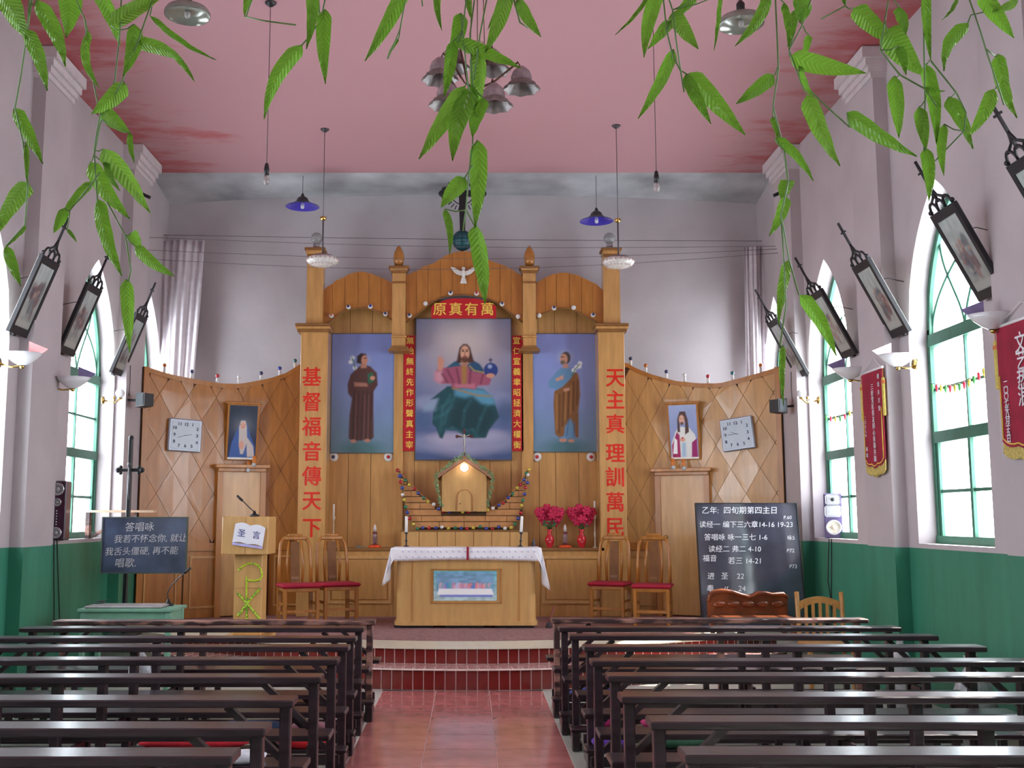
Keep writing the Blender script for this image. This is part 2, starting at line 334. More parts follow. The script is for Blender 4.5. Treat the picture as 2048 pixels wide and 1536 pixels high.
for s, X0 in ((-1, XL), (1, XR)):
    for wi, yc in enumerate(WIN):
        hw = HW if yc < 13 else .58; xf = X0+s*.2
        w = thing('window_%d' % k, None, None, (xf, yc, 0), kind='structure'); k += 1
        w['label'] = 'tall pointed window with green frame, %s wall, %s from the altar' % ('left' if s < 0 else 'right', ('first', 'second', 'third', 'fourth', 'fifth', 'sixth')[wi])
        fr = MB(); fw, fd = .055, .07
        out = lambda y, ins=0: arch_z(y+yc, yc, hw-ins*.9 if ins else hw, ZSPR, ZA-ins*1.6)
        fr.box(-.035, .035, -hw, -hw+fw, ZSILL, ZSPR+.1); fr.box(-.035, .035, hw-fw, hw, ZSILL, ZSPR+.1)
        fr.box(-.045, .045, -hw, hw, ZSILL, ZSILL+.07)
        n = 24
        for i in range(n):      # arched head of the frame
            y0, y1 = -hw+2*hw*i/n, -hw+2*hw*(i+1)/n
            sc = (hw-fw)/hw; A = [(y0, out(y0)), (y1, out(y1)), (y1*sc, ZSPR+(out(y1)-ZSPR)*(1-.07)), (y0*sc, ZSPR+(out(y0)-ZSPR)*(1-.07))]
            fr.prism(A, lambda a, b, d: (d, a, b), -.035, .035)
        fr.build('frame', M_green, w)
        MB().box(-.05, .05, -hw+fw, hw-fw, ZSPR-.06, ZSPR+.05).build('transom', M_green, w)
        MB().box(-.045, .045, -hw+fw, hw-fw, 2.26, 2.36).build('transom', M_green, w)
        MB().box(-.03, .03, -.022, .022, ZSILL+.07, 2.26).box(-.022, .022, -.012, .012, 2.36, ZSPR-.06).build('mullion', M_green, w)
        gb = MB()
        for z, wd_ in ((1.83, .014), (2.74, .012)): gb.box(-.015, .015, -hw+fw, hw-fw, z-wd_, z+wd_)
        for q in (-1, 1): gb.box(-.025, .025, q*(hw-fw-.04) if q < 0 else hw-fw-.04, q*(hw-fw) if q < 0 else hw-fw, ZSILL+.07, 2.26)
        gb.build('glazing_bar', M_green, w)
        tr = MB()                # gothic tracery
        H = ZA-ZSPR-.1
        for q in (-1, 1):
            pts = []
            for i in range(13):
                t = i/12; y = q*(hw*.93)*(1-t)*.5+(-q)*(hw*.42)*math.sin(t*PI/2)*.55 if False else 0
                ang = t; y = q*(0.0+ hw*.92*(.0+math.sin(t*PI*.5)**1.6)*.62); z = ZSPR+.03+H*.70*t
                pts.append((0, y, z))
            tr.tube(pts, .013, 6)
            pts = [(0, q*hw*.92*(1-(i/12)**1.7*.95), ZSPR+.03+H*.52*(i/12)**.8) for i in range(13)]
            tr.tube(pts, .013, 6)
        tr.build('tracery', M_green, w)
        cells = [(-hw+fw, -.02, ZSILL+.07, 1.82), (.02, hw-fw, ZSILL+.07, 1.82), (-hw+fw, -.02, 1.84, 2.26), (.02, hw-fw, 1.84, 2.26),
                 (-hw+fw, -.012, 2.36, 2.73), (.012, hw-fw, 2.36, 2.73), (-hw+fw, -.012, 2.75, ZSPR-.06), (.012, hw-fw, 2.75, ZSPR-.06)]
        for c in cells: MB().box(-.003, .003, *c).build('pane', M_glass, w)
        for q in (-1, 1):
            pl = [(0, ZSPR+.05)]+[(q*(hw-.03)*i/10, max(ZSPR+.05, out((hw)*i/10)-.03)) for i in range(10, -1, -1)]
            MB().prism(pl, lambda a, b, d: (d, a, b), -.003, .003).build('pane', M_glass, w)
        # daylight portal
        pd = bpy.data.lights.new('window_portal', 'AREA'); pd.shape = 'RECTANGLE'; pd.size = 3.3; pd.size_y = 1.5; pd.cycles.is_portal = True
        po = bpy.data.objects.new('window_portal', pd); COL.objects.link(po); po.location = (X0+s*.36, yc, 2.95)
        po.rotation_euler = (0, s*PI/2, 0)
# floor, platform, steps
MB().box(XL-.3, XR+.3, YB-.3, D2+.3, -.2, -.012).build('floor', M_terr, kind='structure')
fl = thing('floor', 'red tiled aisle between the pews with thin pale joints', None, (0, 0, 0), kind='structure')
MB().box(-.82, .68, YB, 10.3, -.012, -.004).build('grout_bed', M_grout, fl)
tm = MB().cb((0, 0, -.006), (.492, .502, .012), ch=.003).mesh('floor_tile'); tm.materials.append(M_aisle)
for i in range(3):
    for j in range(24): inst('floor_tile', tm, fl, (-.565+i*.497, 10.02-j*.508, 0))
for s_ in (-1, 1):
    a, b = (XL, -.82) if s_ < 0 else (.68, XR)
    MB().box(a, b, YB, 10.3 if False else 12.5, -.012, 0).build('floor', M_terr, kind='structure', label='grey terrazzo floor under the %s pews' % ('left' if s_ < 0 else 'right'))
def ed(x, y0): return y0+.12*(x+.05)**2
def slab(name, y0, z0, z1, m, lab, yb=None):
    mb = MB(); n = 40
    for i in range(n):
        x0, x1 = XL+(XR-XL)*i/n, XL+(XR-XL)*(i+1)/n
        e0, e1 = (ed(x0, y0), ed(x1, y0)); f0, f1 = (D2, D2) if yb is None else (ed(x0, yb), ed(x1, yb))
        v = [(x0, e0, z0), (x1, e1, z0), (x1, f1, z0), (x0, f0, z0), (x0, e0, z1), (x1, e1, z1), (x1, f1, z1), (x0, f0, z1)]
        mb.add(v, [(0, 3, 2, 1), (4, 5, 6, 7), (0, 1, 5, 4), (2, 3, 7, 6)]+([(0, 4, 7, 3)] if i == 0 else [])+([(1, 2, 6, 5)] if i == n-1 else []))
    return mb.build(name, m, kind='structure', label=lab)
st = slab('floor', 10.28, 0, .185, M_grout, 'lower red tiled altar step')
st2 = slab('floor', 10.66, .185, .335, M_grout, 'upper red tiled altar step')
slab('floor', 10.63, .335, .345, M_marble, 'cream marble edge of the altar platform', 11.25)
slab('floor', 11.25, .335, .352, M_carpet, 'worn red carpet covering the altar platform')
slab('floor', 10.25, .185, .193, M_grout, 'pale tread edge of the lower altar step', 10.68)
rt = random.Random(3)
for par, y0, z0, z1 in ((st, 10.28, .004, .18), (st2, 10.66, .195, .33)):
    pitch = .101; x = -3.3
    mes = []
    for v in range(4):
        me_ = MB().cb((0, 0, 0), (.0925, .006, z1-z0), ch=.003).mesh('riser_tile'); me_.materials.append(M_tile); mes.append(me_)
    while x < 3.35:
        sl = math.atan(.24*(x+.05))
        inst('tile', mes[rt.randrange(4)], par, (x, ed(x, y0)-.001-rt.random()*.0015, (z0+z1)/2), (0, 0, sl)); x += pitch*math.cos(sl)
# tread tiles of the lower step
tt = MB().cb((0, 0, 0), (.097, .33, .006), ch=.002).mesh('tread_tile'); tt.materials.append(mat('pale tread tile', (.50, .30, .27), .2, noise=.15, coat=.4))
x = -3.3
while x < 3.3:
    sl = math.atan(.24*(x+.05)); inst('tile', tt, st, (x, ed(x, 10.45), .194), (0, 0, sl)); x += .101
# ------------------------------------------------------------------ pews
def make_pew(L, flip, worn=False):
    m = M_pewW if worn else M_pew
    r = thing('pew', None, 'pew'); s = -1 if flip else 1        # aisle end at x=0, runs to x=s*L
    X = lambda a: s*a
    def bx(name, x0, x1, y0, y1, z0, z1, mm=M_pew, ch=.006):
        a, b = sorted((X(x0), X(x1))); return MB().cb(((a+b)/2, (y0+y1)/2, (z0+z1)/2), (b-a, y1-y0, z1-z0), ch=ch).build(name, mm, r)
    bx('top_board', -.02, L+.03, -.085, .075, .735, .77, m)
    for x in (.0, L*.53, L-.07): bx('post', x, x+.05, -.03, .03, 0, .735, m if worn else M_pew)
    bx('seat', -.05, L, .08, .30, .41, .44)
    for x in (.03, L*.5, L-.09): bx('leg', x, x+.05, .22, .26, 0, .41)
    for x in (.03, L*.5, L-.09): bx('side_rail', x+.012, x+.034, .03, .22, .34, .40, ch=.003)
    MB().bar((X(.3), 0, .73), (X(.045), 0, .50), .03, .04, (0, 1, 0)).build('brace', M_pew, r)
    MB().bar((X(L-.3), 0, .73), (X(L-.06), 0, .50), .03, .04, (0, 1, 0)).build('brace', M_pew, r)
    MB().bar((X(.32), .24, .41), (X(.07), .24, .19), .03, .035, (0, 1, 0)).build('brace', M_pew, r)
    bx('kneeler', -.03, L-.02, -.225, -.085, .13, .155)
    for x in (-.02, L*.5, L-.1): bx('kneeler_block', x, x+.05, -.215, -.10, 0, .13)
    bx('foot_rail', .0, L-.02, .23, .25, .10, .16, ch=.004)
    MB().bar((X(.025), -.2, .03), (X(.025), .25, .03), .045, .05).build('runner', M_pew, r)
    return r
LEFT = [(746, 8.95), (724, 8.40), (708, 7.72), (693, 7.20), (672, 6.56), (638, 5.86), (583, 5.14), (528, 4.48), (463, 3.98)]
RIGHT = [(1107, 9.10), (1122, 8.42), (1143, 7.86), (1172, 7.20), (1187, 6.50), (1220, 5.90), (1247, 5.24), (1305, 4.62), (1373, 4.00)]
ordn = ['front', 'second', 'third', 'fourth', 'fifth', 'sixth', 'seventh', 'eighth', 'ninth']
rp_ = random.Random(5)
for rows, fl_, nm, Ln in ((LEFT, True, 'left', 2.56), (RIGHT, False, 'right', 2.56)):
    w0 = make_pew(Ln, fl_, True); w1 = make_pew(Ln, fl_)
    for i, (px, Y) in enumerate(rows):
        r = w0 if i == 0 else (w1 if i == 1 else copy_tree(w1))
        x = (px-CX)/F*(Y*math.cos(PITCH)-.84*math.sin(PITCH))
        r.location = (x, Y, 0); r.rotation_euler.z = rp_.uniform(-.008, .008)
        extra = ' with worn pinkish top board' if i == 0 else ''
        r['label'] = 'dark wooden pew%s, %s row from the altar, %s of aisle' % (extra, ordn[i], nm)
        r['group'] = 'wooden pews %s of the aisle' % nm
# cushions, bags and cloths on the kneelers and seats
def cushion(x, y, z, w, d, h, c, lab, nm='cushion', rz=0, cat='cushion'):
    "soft rounded pad"
    n1, n2 = 14, 8; rr = random.Random(int(x*100)+int(y*10)); vs = []; fs = []
    for side in (1, -1):
        for i in range(n1+1):
            for j in range(n2+1):
                u, v = i/n1*2-1, j/n2*2-1; k = max(0, (1-abs(u)**3.5)*(1-abs(v)**3.5))**.45
                vs.append((u*w/2*(1-.05*v*v), v*d/2*(1-.08*u*u), h/2+side*h/2*k*(1+.12*math.sin(7*u+x*9)*math.cos(4*v))))
    st_ = (n1+1)*(n2+1)
    for s in (0, 1):
        for i in range(n1):
            for j in range(n2):
                a = s*st_+i*(n2+1)+j; fs.append((a, a+n2+1, a+n2+2, a+1))
    m = mat('cloth %s' % (str(c)), c, .9, noise=.2, scale=14, bump=.3, bscale=50)
    o = MB().add(vs, fs, True).build(nm, m, None, (x, y, z-.004), (0, 0, rz)); return tag(o, lab, cat, 'cushions and cloths on the pew kneelers')
cs = [(-1.10, 7.045, .157, .40, .15, .08, (.75, .02, .03), 'bright red cushion on the left kneeler near the aisle'),
      (-1.75, 7.045, .157, .7, .14, .06, (.55, .015, .03), 'long deep red cushion left of the bright red one'),
      (-1.08, 7.565, .157, .30, .14, .06, (.42, .18, .22), 'dusty pink cushion on the left kneeler beside the aisle'),
      (-1.50, 7.565, .157, .46, .14, .07, (.035, .06, .13), 'navy blue folded cushion on left kneeler'),
      (-1.95, 7.565, .157, .38, .14, .06, (.60, .08, .13), 'pink cushion left of the navy one on the left kneeler'),
      (-2.7, 7.565, .157, .8, .14, .05, (.35, .03, .07), 'long wine red cushion toward the left wall'),
      (-1.30, 5.70, .157, .5, .14, .06, (.45, .02, .04), 'dark red cushion in the near left pews'),
      (1.03, 8.945, .157, .46, .15, .08, (.03, .05, .22), 'navy blue cushion by the aisle in the front right pew'),
      (.98, 7.705, .157, .34, .15, .08, (.42, .02, .13), 'crimson cushion on the right kneeler beside the aisle'),
      (1.32, 7.705, .157, .28, .15, .07, (.60, .05, .20), 'magenta cushion on the right kneeler'),
      (1.78, 7.705, .157, .6, .15, .06, (.012, .012, .02), 'black long cushion in the right pews'),
      (2.28, 7.705, .157, .36, .15, .06, (.60, .04, .05), 'scarlet cushion right of the black one'),
      (.90, 7.045, .157, .26, .15, .07, (.10, .03, .30), 'purple cushion near the aisle on the right'),
      (1.30, 7.045, .157, .45, .15, .06, (.02, .08, .04), 'dark green cushion on the right kneeler'),
      (1.02, 5.74, .157, .4, .15, .06, (.60, .015, .06), 'red cushion in the near right pews by the aisle'),
      (2.9, 5.745, .157, .7, .15, .05, (.55, .02, .03), 'thin red mat on the right kneeler near the wall'),
      (-1.12, 5.33, .442, .28, .18, .05, (.60, .60, .64), 'folded pale grey cloth on a near left pew seat'), None]
for c in cs[:-1]: cushion(*c)
def bag(x, y, z, w, d, h, lab, seed):
    rr = random.Random(seed); n = 16; pr = []
    mb = MB(); prof = [(.02, 0), (.8, .0), (1, .15), (.95, .4), (.7, .65), (.35, .82), (.18, .9), (.3, 1)]
    ph = [rr.uniform(0, 6) for _ in range(4)]
    mb.lathe([(a*.5, b) for a, b in prof], n=n, wave=lambda t, r, z_: .14*math.sin(3*t+ph[0]+z_*4)+.10*math.sin(5*t+ph[1]-z_*6))
    mb.v = [(v[0]*w, v[1]*d, v[2]*h) for v in mb.v]
    o = mb.build('plastic_bag', mat('white plastic bag', (.62, .64, .68), .3, noise=.2, scale=25, bump=.5, bscale=25), None, (x, y, z))
    return tag(o, lab, 'bag', 'white plastic bags among the pews')
bag(3.62, 9.25, 0, .26, .2, .62, 'tall crumpled white plastic bag standing by the right dado', 1)
bag(3.66, 7.15+.9, 0, .34, .22, .60, 'larger white plastic bag against the right wall, nearer than the tall one', 2)
bag(-2.37, 7.91, .44, .15, .14, .24, 'small white plastic bag on a left pew seat', 3)
# ------------------------------------------------------------------ carved settee and chairs
def chair_a(lab, loc, rz, nm='dining_chair', cushion_c=(.42, .008, .03)):
    r = thing(nm, lab, 'chair', loc, (0, 0, rz), 'chairs beside the altar'); w, d = .42, .42; wd = M_woodD
    for sx in (-1, 1):
        MB().cb((sx*(w/2-.02), -d/2+.02, .215), (.042, .042, .43), ch=.006).build('leg', wd, r)
        MB().bar((sx*(w/2-.02), d/2-.02, 0), (sx*(w/2-.02), d/2-.01, .45), .042, .045).build('leg', wd, r)
        MB().tube([(sx*(w/2-.02), d/2-.01, .43), (sx*(w/2-.02), d/2+.02, .7), (sx*(w/2-.035), d/2+.06, .93), (sx*(w/2-.075), d/2+.07, 1.0)], .021, 6).build('back_post', wd, r)
        MB().tube([(sx*.085, d/2, .45), (sx*.10, d/2+.015, .7), (sx*.075, d/2+.06, .97)], .016, 6).build('back_slat', wd, r)
    MB().cb((0, d/2+.062, 1.0), (w-.13, .035, .05), ch=.012).cb((0, d/2+.065, 1.035), (.18, .035, .04), ch=.014).build('crest_rail', wd, r)
    pn = MB().cb((0, d/2+.022, .72), (.11, .016, .48), (-.13, 0, 0)); pn.build('splat', mat('dark carved splat', (.20, .075, .015), .6), r)
    for k in range(6): MB().cb((0, d/2+.002+.012*k, .53+.072*k), (.085, .03, .030), (-.13, 0, 0)).build('carving', M_trimW, r)
    for z in (.14, .25):
        MB().bar((-w/2+.02, -d/2+.02, z+.03), (w/2-.02, -d/2+.02, z+.03), .02, .03).build('stretcher', wd, r) if z < .2 else None
        for sx in (-1, 1): MB().bar((sx*(w/2-.02), -d/2+.02, z), (sx*(w/2-.02), d/2-.02, z), .02, .03).build('stretcher', wd, r)
    MB().cb((0, 0, .415), (w-.01, d-.01, .05), ch=.006).build('seat_frame', wd, r)
    MB().cb((0, -.005, .455), (w+.05, d+.04, .045), ch=.02).build('seat_cushion', mat('crimson seat cloth', (.36, .006, .03), .85, noise=.15), r)
    return r
ZP = .352
chair_a('carved yellow wooden chair with red seat at far left, nearest the lectern', (-2.02, 12.85, ZP), .35)
chair_a('carved yellow wooden chair with red seat between left chair and altar', (-1.60, 13.12, ZP), .40)
chair_a('carved yellow wooden chair with red seat, nearer the altar on its right', (1.70, 13.22, ZP), -.35)
chair_a('brightly lit wooden chair with red seat in front of the right doorway', (2.14, 12.8, ZP), -.25)
r = thing('wooden_chair', 'plain wooden slat back chair behind the front right pew near blackboard', 'chair', (3.28, 10.1, 0), (0, 0, PI-.1)); wd = mat('tan chair wood', (.42, .20, .055), .35, noise=.15)
for sx in (-1, 1):
    MB().tube([(sx*.2, -.2, 0), (sx*.2, -.2, .45), (sx*.205, -.24, .80), (sx*.205, -.26, .90)], .022, 8).build('leg', wd, r)
    MB().cb((sx*.19, .19, .215), (.04, .04, .43), ch=.006).build('leg', wd, r)
crest = [(-.2+.4*i/12, .80+.06*math.sin(PI*i/12)**.8) for i in range(13)]
MB().prism(crest+[(x, z-.08+.02*math.sin(PI*i/12)) for i, (x, z) in reversed(list(enumerate(crest)))], lambda a, b, d: (a, d-.24, b), -.012, .012).build('crest_rail', wd, r)
for k in range(5): MB().cb((-.13+.065*k, -.225, .62), (.028, .016, .36)).build('back_slat', wd, r)
MB().cb((0, 0, .44), (.43, .43, .035), ch=.01).build('seat', wd, r)
r = thing('carved_settee', 'reddish brown carved wooden settee in front of right blackboard', 'settee', (3.02, 11.75, ZP)); rw = mat('rosewood', (.17, .042, .012), .3, noise=.4, scale=9, coat=.3)
tp = [(-.42, .36), (-.40, .43), (-.34, .46), (-.26, .475), (-.15, .46), (-.05, .425), (.03, .405), (.08, .42), (.12, .445), (.2, .45), (.28, .43), (.4, .44), (.45, .40), (.45, .14), (-.42, .14)]
MB().prism(tp, lambda a, b, d: (a, d, b), .20, .26).build('backrest', rw, r)
MB().tube([(x, .19, z-.02) for x, z in tp[:13]], .022, 8).build('top_roll', rw, r)
for k in range(5): MB().ball((-.3+.16*k, .19, .31), .07, sq=(1, .25, .5)).build('carving', rw, r)
MB().cb((.015, 0, .17), (.86, .42, .05), ch=.015).build('seat', rw, r)
for sx in (-.38, .4):
    for sy in (-.17, .2): MB().cb((sx, sy, .073), (.06, .06, .146), ch=.01).build('leg', rw, r)
# ------------------------------------------------------------------ altar table
r = thing('altar_table', 'pale varnished wooden altar with rounded corners in centre of platform', 'altar', (-.045, 12.78, ZP))
def rrect(w, d, rad, n=6):
    P = []
    for cx, cy, a0 in ((w/2-rad, -d/2+rad, -PI/2), (w/2-rad, d/2-rad, 0), (-w/2+rad, d/2-rad, PI/2), (-w/2+rad, -d/2+rad, PI)):
        P += [(cx+rad*math.cos(a0+i*PI/2/n), cy+rad*math.sin(a0+i*PI/2/n)) for i in range(n+1)]
    return P
o = MB().prism(rrect(1.60, .62, .09), lambda a, b, d: (a*(1-.012*(d-.04)), b, d), .045, .87); o.build('body', M_woodL, r)
MB().prism(rrect(1.64, .66, .10), lambda a, b, d: (a, b, d), .03, .075).build('base_moulding', M_woodL, r)
for x in (-.6, -.02, .55): MB().box(x-.22, x+.22, -.28, .25, 0, .03).build('foot', M_blk, r)
MB().prism(rrect(1.66, .68, .05), lambda a, b, d: (a, b, d), .865, .895).build('top', M_woodL, r)
fp = MB()
for z0, z1, x0, x1 in ((.655, .665, -.40, .40), (.28, .29, -.40, .40)): fp.box(x0, x1, -.325, -.31, z0, z1)
fp.box(-.40, -.39, -.325, -.31, .28, .665).box(.39, .40, -.325, -.31, .28, .665)
fp.box(-.62, -.612, -.318, -.31, .08, .86).box(.60, .608, -.318, -.31, .08, .86).build('panel_moulding', mat('reddish moulding', (.50, .22, .06), .35), r)
cv = Canvas(110, 50, (95, 165, 175), (170, 190, 190), 2.25)
cv.poly([(.04, .95), (.96, .95), (.96, .3), (.04, .3)], (110, 140, 175), .08, .8); cv.noise(.25, 4, 14)
rb = random.Random(11); bl = [(70, 120, 190), (190, 130, 160), (90, 160, 180), (210, 160, 170), (60, 90, 150), (180, 190, 220), (215, 120, 110), (80, 150, 160)]
for k in range(26): cv.ell(.08+.84*k/25, .47+rb.uniform(-.03, .06), .035, rb.uniform(.07, .13), bl[rb.randrange(8)], .5, .75)
cv.poly([(.08, .40), (.92, .40), (.95, .2), (.06, .2)], (226, 226, 248), .03); cv.poly([(.1, .19), (.93, .19), (.93, .13), (.1, .13)], (105, 105, 190), .04)
picture('picture', cv, .72, .335, r, (-.01, -.318, .475), rough=.35)['label'] = 'small pale blue and white printed panel on altar front'
# altar cloth
cl = MB(); n = 60; top = .900; vs = []; fs = []
def cloth_strip(fn, na, nb, name, par):
    vs = [fn(i/na, j/nb) for i in range(na+1) for j in range(nb+1)]
    fs = [(i*(nb+1)+j, (i+1)*(nb+1)+j, (i+1)*(nb+1)+j+1, i*(nb+1)+j+1) for i in range(na) for j in range(nb)]
    return vs, fs
ct = thing('altar_cloth', 'white lace altar cloth draped over the altar table with long corner folds', 'altar cloth', (-.045, 12.78, ZP))
mb = MB(); hw_, hd = .86, .36
v, f = cloth_strip(lambda a, b: (-hw_+2*hw_*a, -hd+2*hd*b, top+.002*math.sin(20*a)), 30, 8, '', None); mb.add(v, f, True)
v, f = cloth_strip(lambda a, b: (-hw_+2*hw_*a, -hd-.012*math.sin(26*a)*b-.015*b, top-(.135+.03*max(0, 1-abs(a-.5)*2)*0-.02*math.sin(PI*a))*b), 60, 6, '', None); mb.add(v, f, True)
for s in (-1, 1):
    def sd_(a, b, s=s):
        y = hd-2*hd*a; dz = (.42 if s < 0 else .47)*b*(.35+.65*(a**1.0)); x = s*(hw_+.05*b+.035*b*math.sin(14*a))
        return (x, y+.0, top-dz)
    v, f = cloth_strip(sd_, 24, 12, '', None); mb.add(v, f, True)
    def cr(a, b, s=s):      # corner fold hanging at the front
        x = s*(hw_-.13*(1-a)*(1-b)-.04*(1-a)*b); x += s*.075*b*a+s*.02*b; z = top-b*((.135)*(1-a)+(.42 if s < 0 else .47)*a); y = -hd-.015*b-.03*math.sin(a*PI*2.5)*b
        return (x, y, z)
    v, f = cloth_strip(cr, 14, 10, '', None); mb.add(v, f, True)
me = mb.mesh('linen'); me.materials.append(M_lin); o = bpy.data.objects.new('linen', me); COL.objects.link(o); o.parent = ct
md = o.modifiers.new('thickness', 'SOLIDIFY'); md.thickness = .004
fr = MB()
for i in range(90): x = -.84+1.68*i/89; fr.box(x, x+.008, -hd-.024, -hd-.018, .752+.018*math.sin(PI*i/89)-.0, .772+.02*math.sin(PI*i/89))
fr.build('fringe', M_lin, ct)
M_pat = mat('lace sprigs', (.50, .46, .62), .8); pt = MB()
for i in range(22):
    for z in (.80, .86): pt.cb((-.75+1.5*i/21+(.03 if z > .83 else 0), -hd-.016-.012*math.sin(26*((-.75+1.5*i/21+hw_)/(2*hw_)))*.5-.006, z), (.022, .003, .010), (0, .6, 0))
tag(pt.build('embroidery', M_pat, ct), kind='stuff')
tag(MB().box(0, .028, -.004, .0, -.14, 0).box(0, .028, -.004, .25, 0, .004).build('bookmark_ribbon', mat('deep red ribbon', (.30, .006, .03), .5), None, (-.04, 12.78-.36-.034, ZP+.908)), 'dark red ribbon hanging over front edge of white altar cloth', 'ribbon')
def candle(lab, p, hc, hs, colr=(.86, .84, .80), rc=.018, tilt=0, base=M_blk, grp='candles around the altar'):
    r = thing('candlestick', lab, 'candlestick', p, (0, tilt, 0), grp)
    MB().lathe([(.001, 0), (.035, 0), (.032, .008), (.010, .015), (.008, hs*.3), (.016, hs*.4), (.008, hs*.5), (.008, hs*.85), (.024, hs*.95), (.022, hs), (.001, hs)]).build('stand', base, r)
    MB().lathe([(.001, hs-.002), (rc, hs-.002), (rc*.9, hs+hc-.004), (rc*.4, hs+hc), (.001, hs+hc)]).build('candle', mat('wax', (.85, .83, .78), .4, noise=.03), r)
    MB().tube([(0, 0, hs+hc), (0, 0, hs+hc+.012)], .0018, 5).build('wick', M_blk, r)
    return r
candle('white candle in thin black holder on left end of altar', (-.76, 12.95, ZP+.904), .19, .17)
candle('slightly tilted white candle in thin holder on right end of altar', (.60, 12.95, ZP+.904), .19, .17, tilt=.06)
MB().cb((0, 0, 0), (.02, .01, .01)) 
# ------------------------------------------------------------------ lectern
r = thing('lectern', 'pale wooden lectern with boxy head left of the altar', 'lectern', (-2.30, 11.32, ZP))
MB().cb((0, .1, .02), (.47, .5, .04), ch=.008).build('base', M_woodL, r)
MB().cb((.0, .12, .455), (.29, .27, .83), ch=.008).build('column', M_woodL, r)
MB().cb((-.005, .02, 1.065), (.475, .44, .385), ch=.006).build('head', M_woodL, r)
MB().box(-.155, .155, -.018, .0, .52, .523).build('joint', M_trimW, r)
MB().box(-.002, .002, -.203, -.198, .88, 1.25).build('joint', M_trimW, r)
bk = thing('open_book_sign', 'tilted white open book sign with blue characters on lectern front', 'sign', (-2.30+.04, 11.32-.212, ZP+1.075), (0, math.radians(8), 0))
bp_ = MB()
for s in (-1, 1):
    pl = [(0, -.10)]+[(s*.155*i/6, -.10+.012*math.sin(PI*i/6)) for i in range(1, 7)]+[(s*.155*i/6, .09+.022*math.sin(PI*i/6)) for i in range(6, -1, -1)]
    MB().prism(pl, lambda a, b, d: (a, d, b), -.016, .0).build('page', mat('white foam board', (.85, .85, .92), .4, noise=.02), bk)
    bp_.box(min(0, s*.155), max(0, s*.155), -.014, .002, -.125, -.10)
bp_.build('page_edge', mat('lilac page edge', (.50, .46, .80), .5), bk)
mbl = mat('navy ink', (.03, .03, .20), .5)
glyphs('圣', .085, mbl, bk, (-.075, -.018, .0)); glyphs('言', .085, mbl, bk, (.078, -.018, .0))
# beaded chi-rho garland
bd = MB(); M_bead = [mat('lime tinsel', (.55, .72, .04), .25, noise=.35, scale=90, coat=.5), mat('green tinsel', (.20, .45, .03), .3)]
def w2l(px, py): p = W(px, py, 11.30); return (p.x, p.z)
paths = [[(477, 1140), (487, 1131), (497, 1127), (508, 1127), (517, 1132), (523, 1142), (524, 1152), (520, 1159), (508, 1162), (494, 1160)],
         [(493, 1155), (493, 1175), (493, 1190), (493, 1210), (493, 1225), (494, 1240)], [(477, 1188), (490, 1203), (505, 1220), (519, 1238)], [(517, 1180), (505, 1193), (492, 1210), (477, 1230)],
         [(481, 1050), (481, 1068)], [(472, 1062), (472, 1080)]]
g_ = thing('bead_garland', 'lime green tinsel beads forming a looped cross monogram on lectern', 'garland', (0, 0, 0)); rb = random.Random(2)
bms = []
for k in range(2):
    mm = MB().ball((0, 0, 0), .0115, 8, 5); me_ = mm.mesh('bead'); me_.materials.append(M_bead[k]); bms.append(me_)
for pi_, P in enumerate(paths):
    Q = [w2l(*p) for p in P]; yy = 11.30 if pi_ < 4 else 11.11
    if pi_ >= 4: Q = [(lambda p: (p.x, p.z))(W(p[0], p[1], 11.11)) for p in P]
    tot = sum(math.dist(a, b) for a, b in zip(Q, Q[1:])); n = int(tot/.0165); seg = 0; acc = 0
    for i in range(n+1):
        d = tot*i/n; a = 0
        for p0, p1 in zip(Q, Q[1:]):
            l = math.dist(p0, p1)
            if a+l >= d-1e-9: t = (d-a)/l; x, z = p0[0]+(p1[0]-p0[0])*t, p0[1]+(p1[1]-p0[1])*t; break
            a += l
        for q in ((-1, 1) if pi_ in (2, 3) else (0,)):
            inst('bead', bms[rb.random() < .3], g_, (x+q*.008+rb.uniform(-.002, .002), yy, z+q*.006*(-1 if pi_ == 2 else 1)))
def goose(lab, p, pts, basem=M_blk):
    r = thing('gooseneck_microphone', lab, 'microphone', p)
    MB().lathe([(.001, 0), (.05, 0), (.048, .02), (.02, .03), (.012, .06), (.001, .06)]).build('base', basem, r)
    MB().tube(pts, .006, 7).build('neck', mat('dark gooseneck', (.10, .09, .09), .35, .6), r)
    a, b = Vector(pts[-2]), Vector(pts[-1]); d = (b-a).normalized()
    MB().tube([b-d*.03, b, b+d*.05], .013, 8).build('capsule', M_blk, r)
goose('gooseneck microphone rising from top of the lectern', (-2.26, 11.35, ZP+1.257), [(0, 0, .05), (-.05, 0, .09), (-.11, 0, .15), (-.15, 0, .185)])
# ------------------------------------------------------------------ green table, microphone, left blackboard, standing cross
mg = mat('mint green table paint', (.16, .34, .24), .4, noise=.12)
r = thing('green_table', 'small mint green wooden table behind the front left pew', 'table', (-3.23, 10.5, 0))
MB().cb((0, 0, .735), (.90, .52, .03), ch=.006).build('tabletop', mg, r)
for sx in (-1, 1):
    for sy in (-1, 1): MB().cb((sx*.40, sy*.22, .36), (.05, .05, .72), ch=.006).build('leg', mg, r)
for sy in (-1, 1): MB().box(-.38, .38, sy*.225-.01, sy*.225+.01, .62, .72).build('apron', mg, r)
for sx in (-1, 1): MB().box(sx*.405-.01, sx*.405+.01, -.2, .2, .62, .72).build('apron', mg, r)
tag(MB().cb((-3.27, 10.47, .762), (.72, .36, .022), ch=.008).build('writing_board', mat('grey board', (.40, .38, .38), .25, noise=.2), None), 'flat grey board lying on the green table', 'board')
goose('gooseneck microphone standing on the green table', (-2.93, 10.62, .752), [(0, 0, .05), (-.01, 0, .12), (.03, 0, .2), (.10, 0, .27), (.17, 0, .33)])
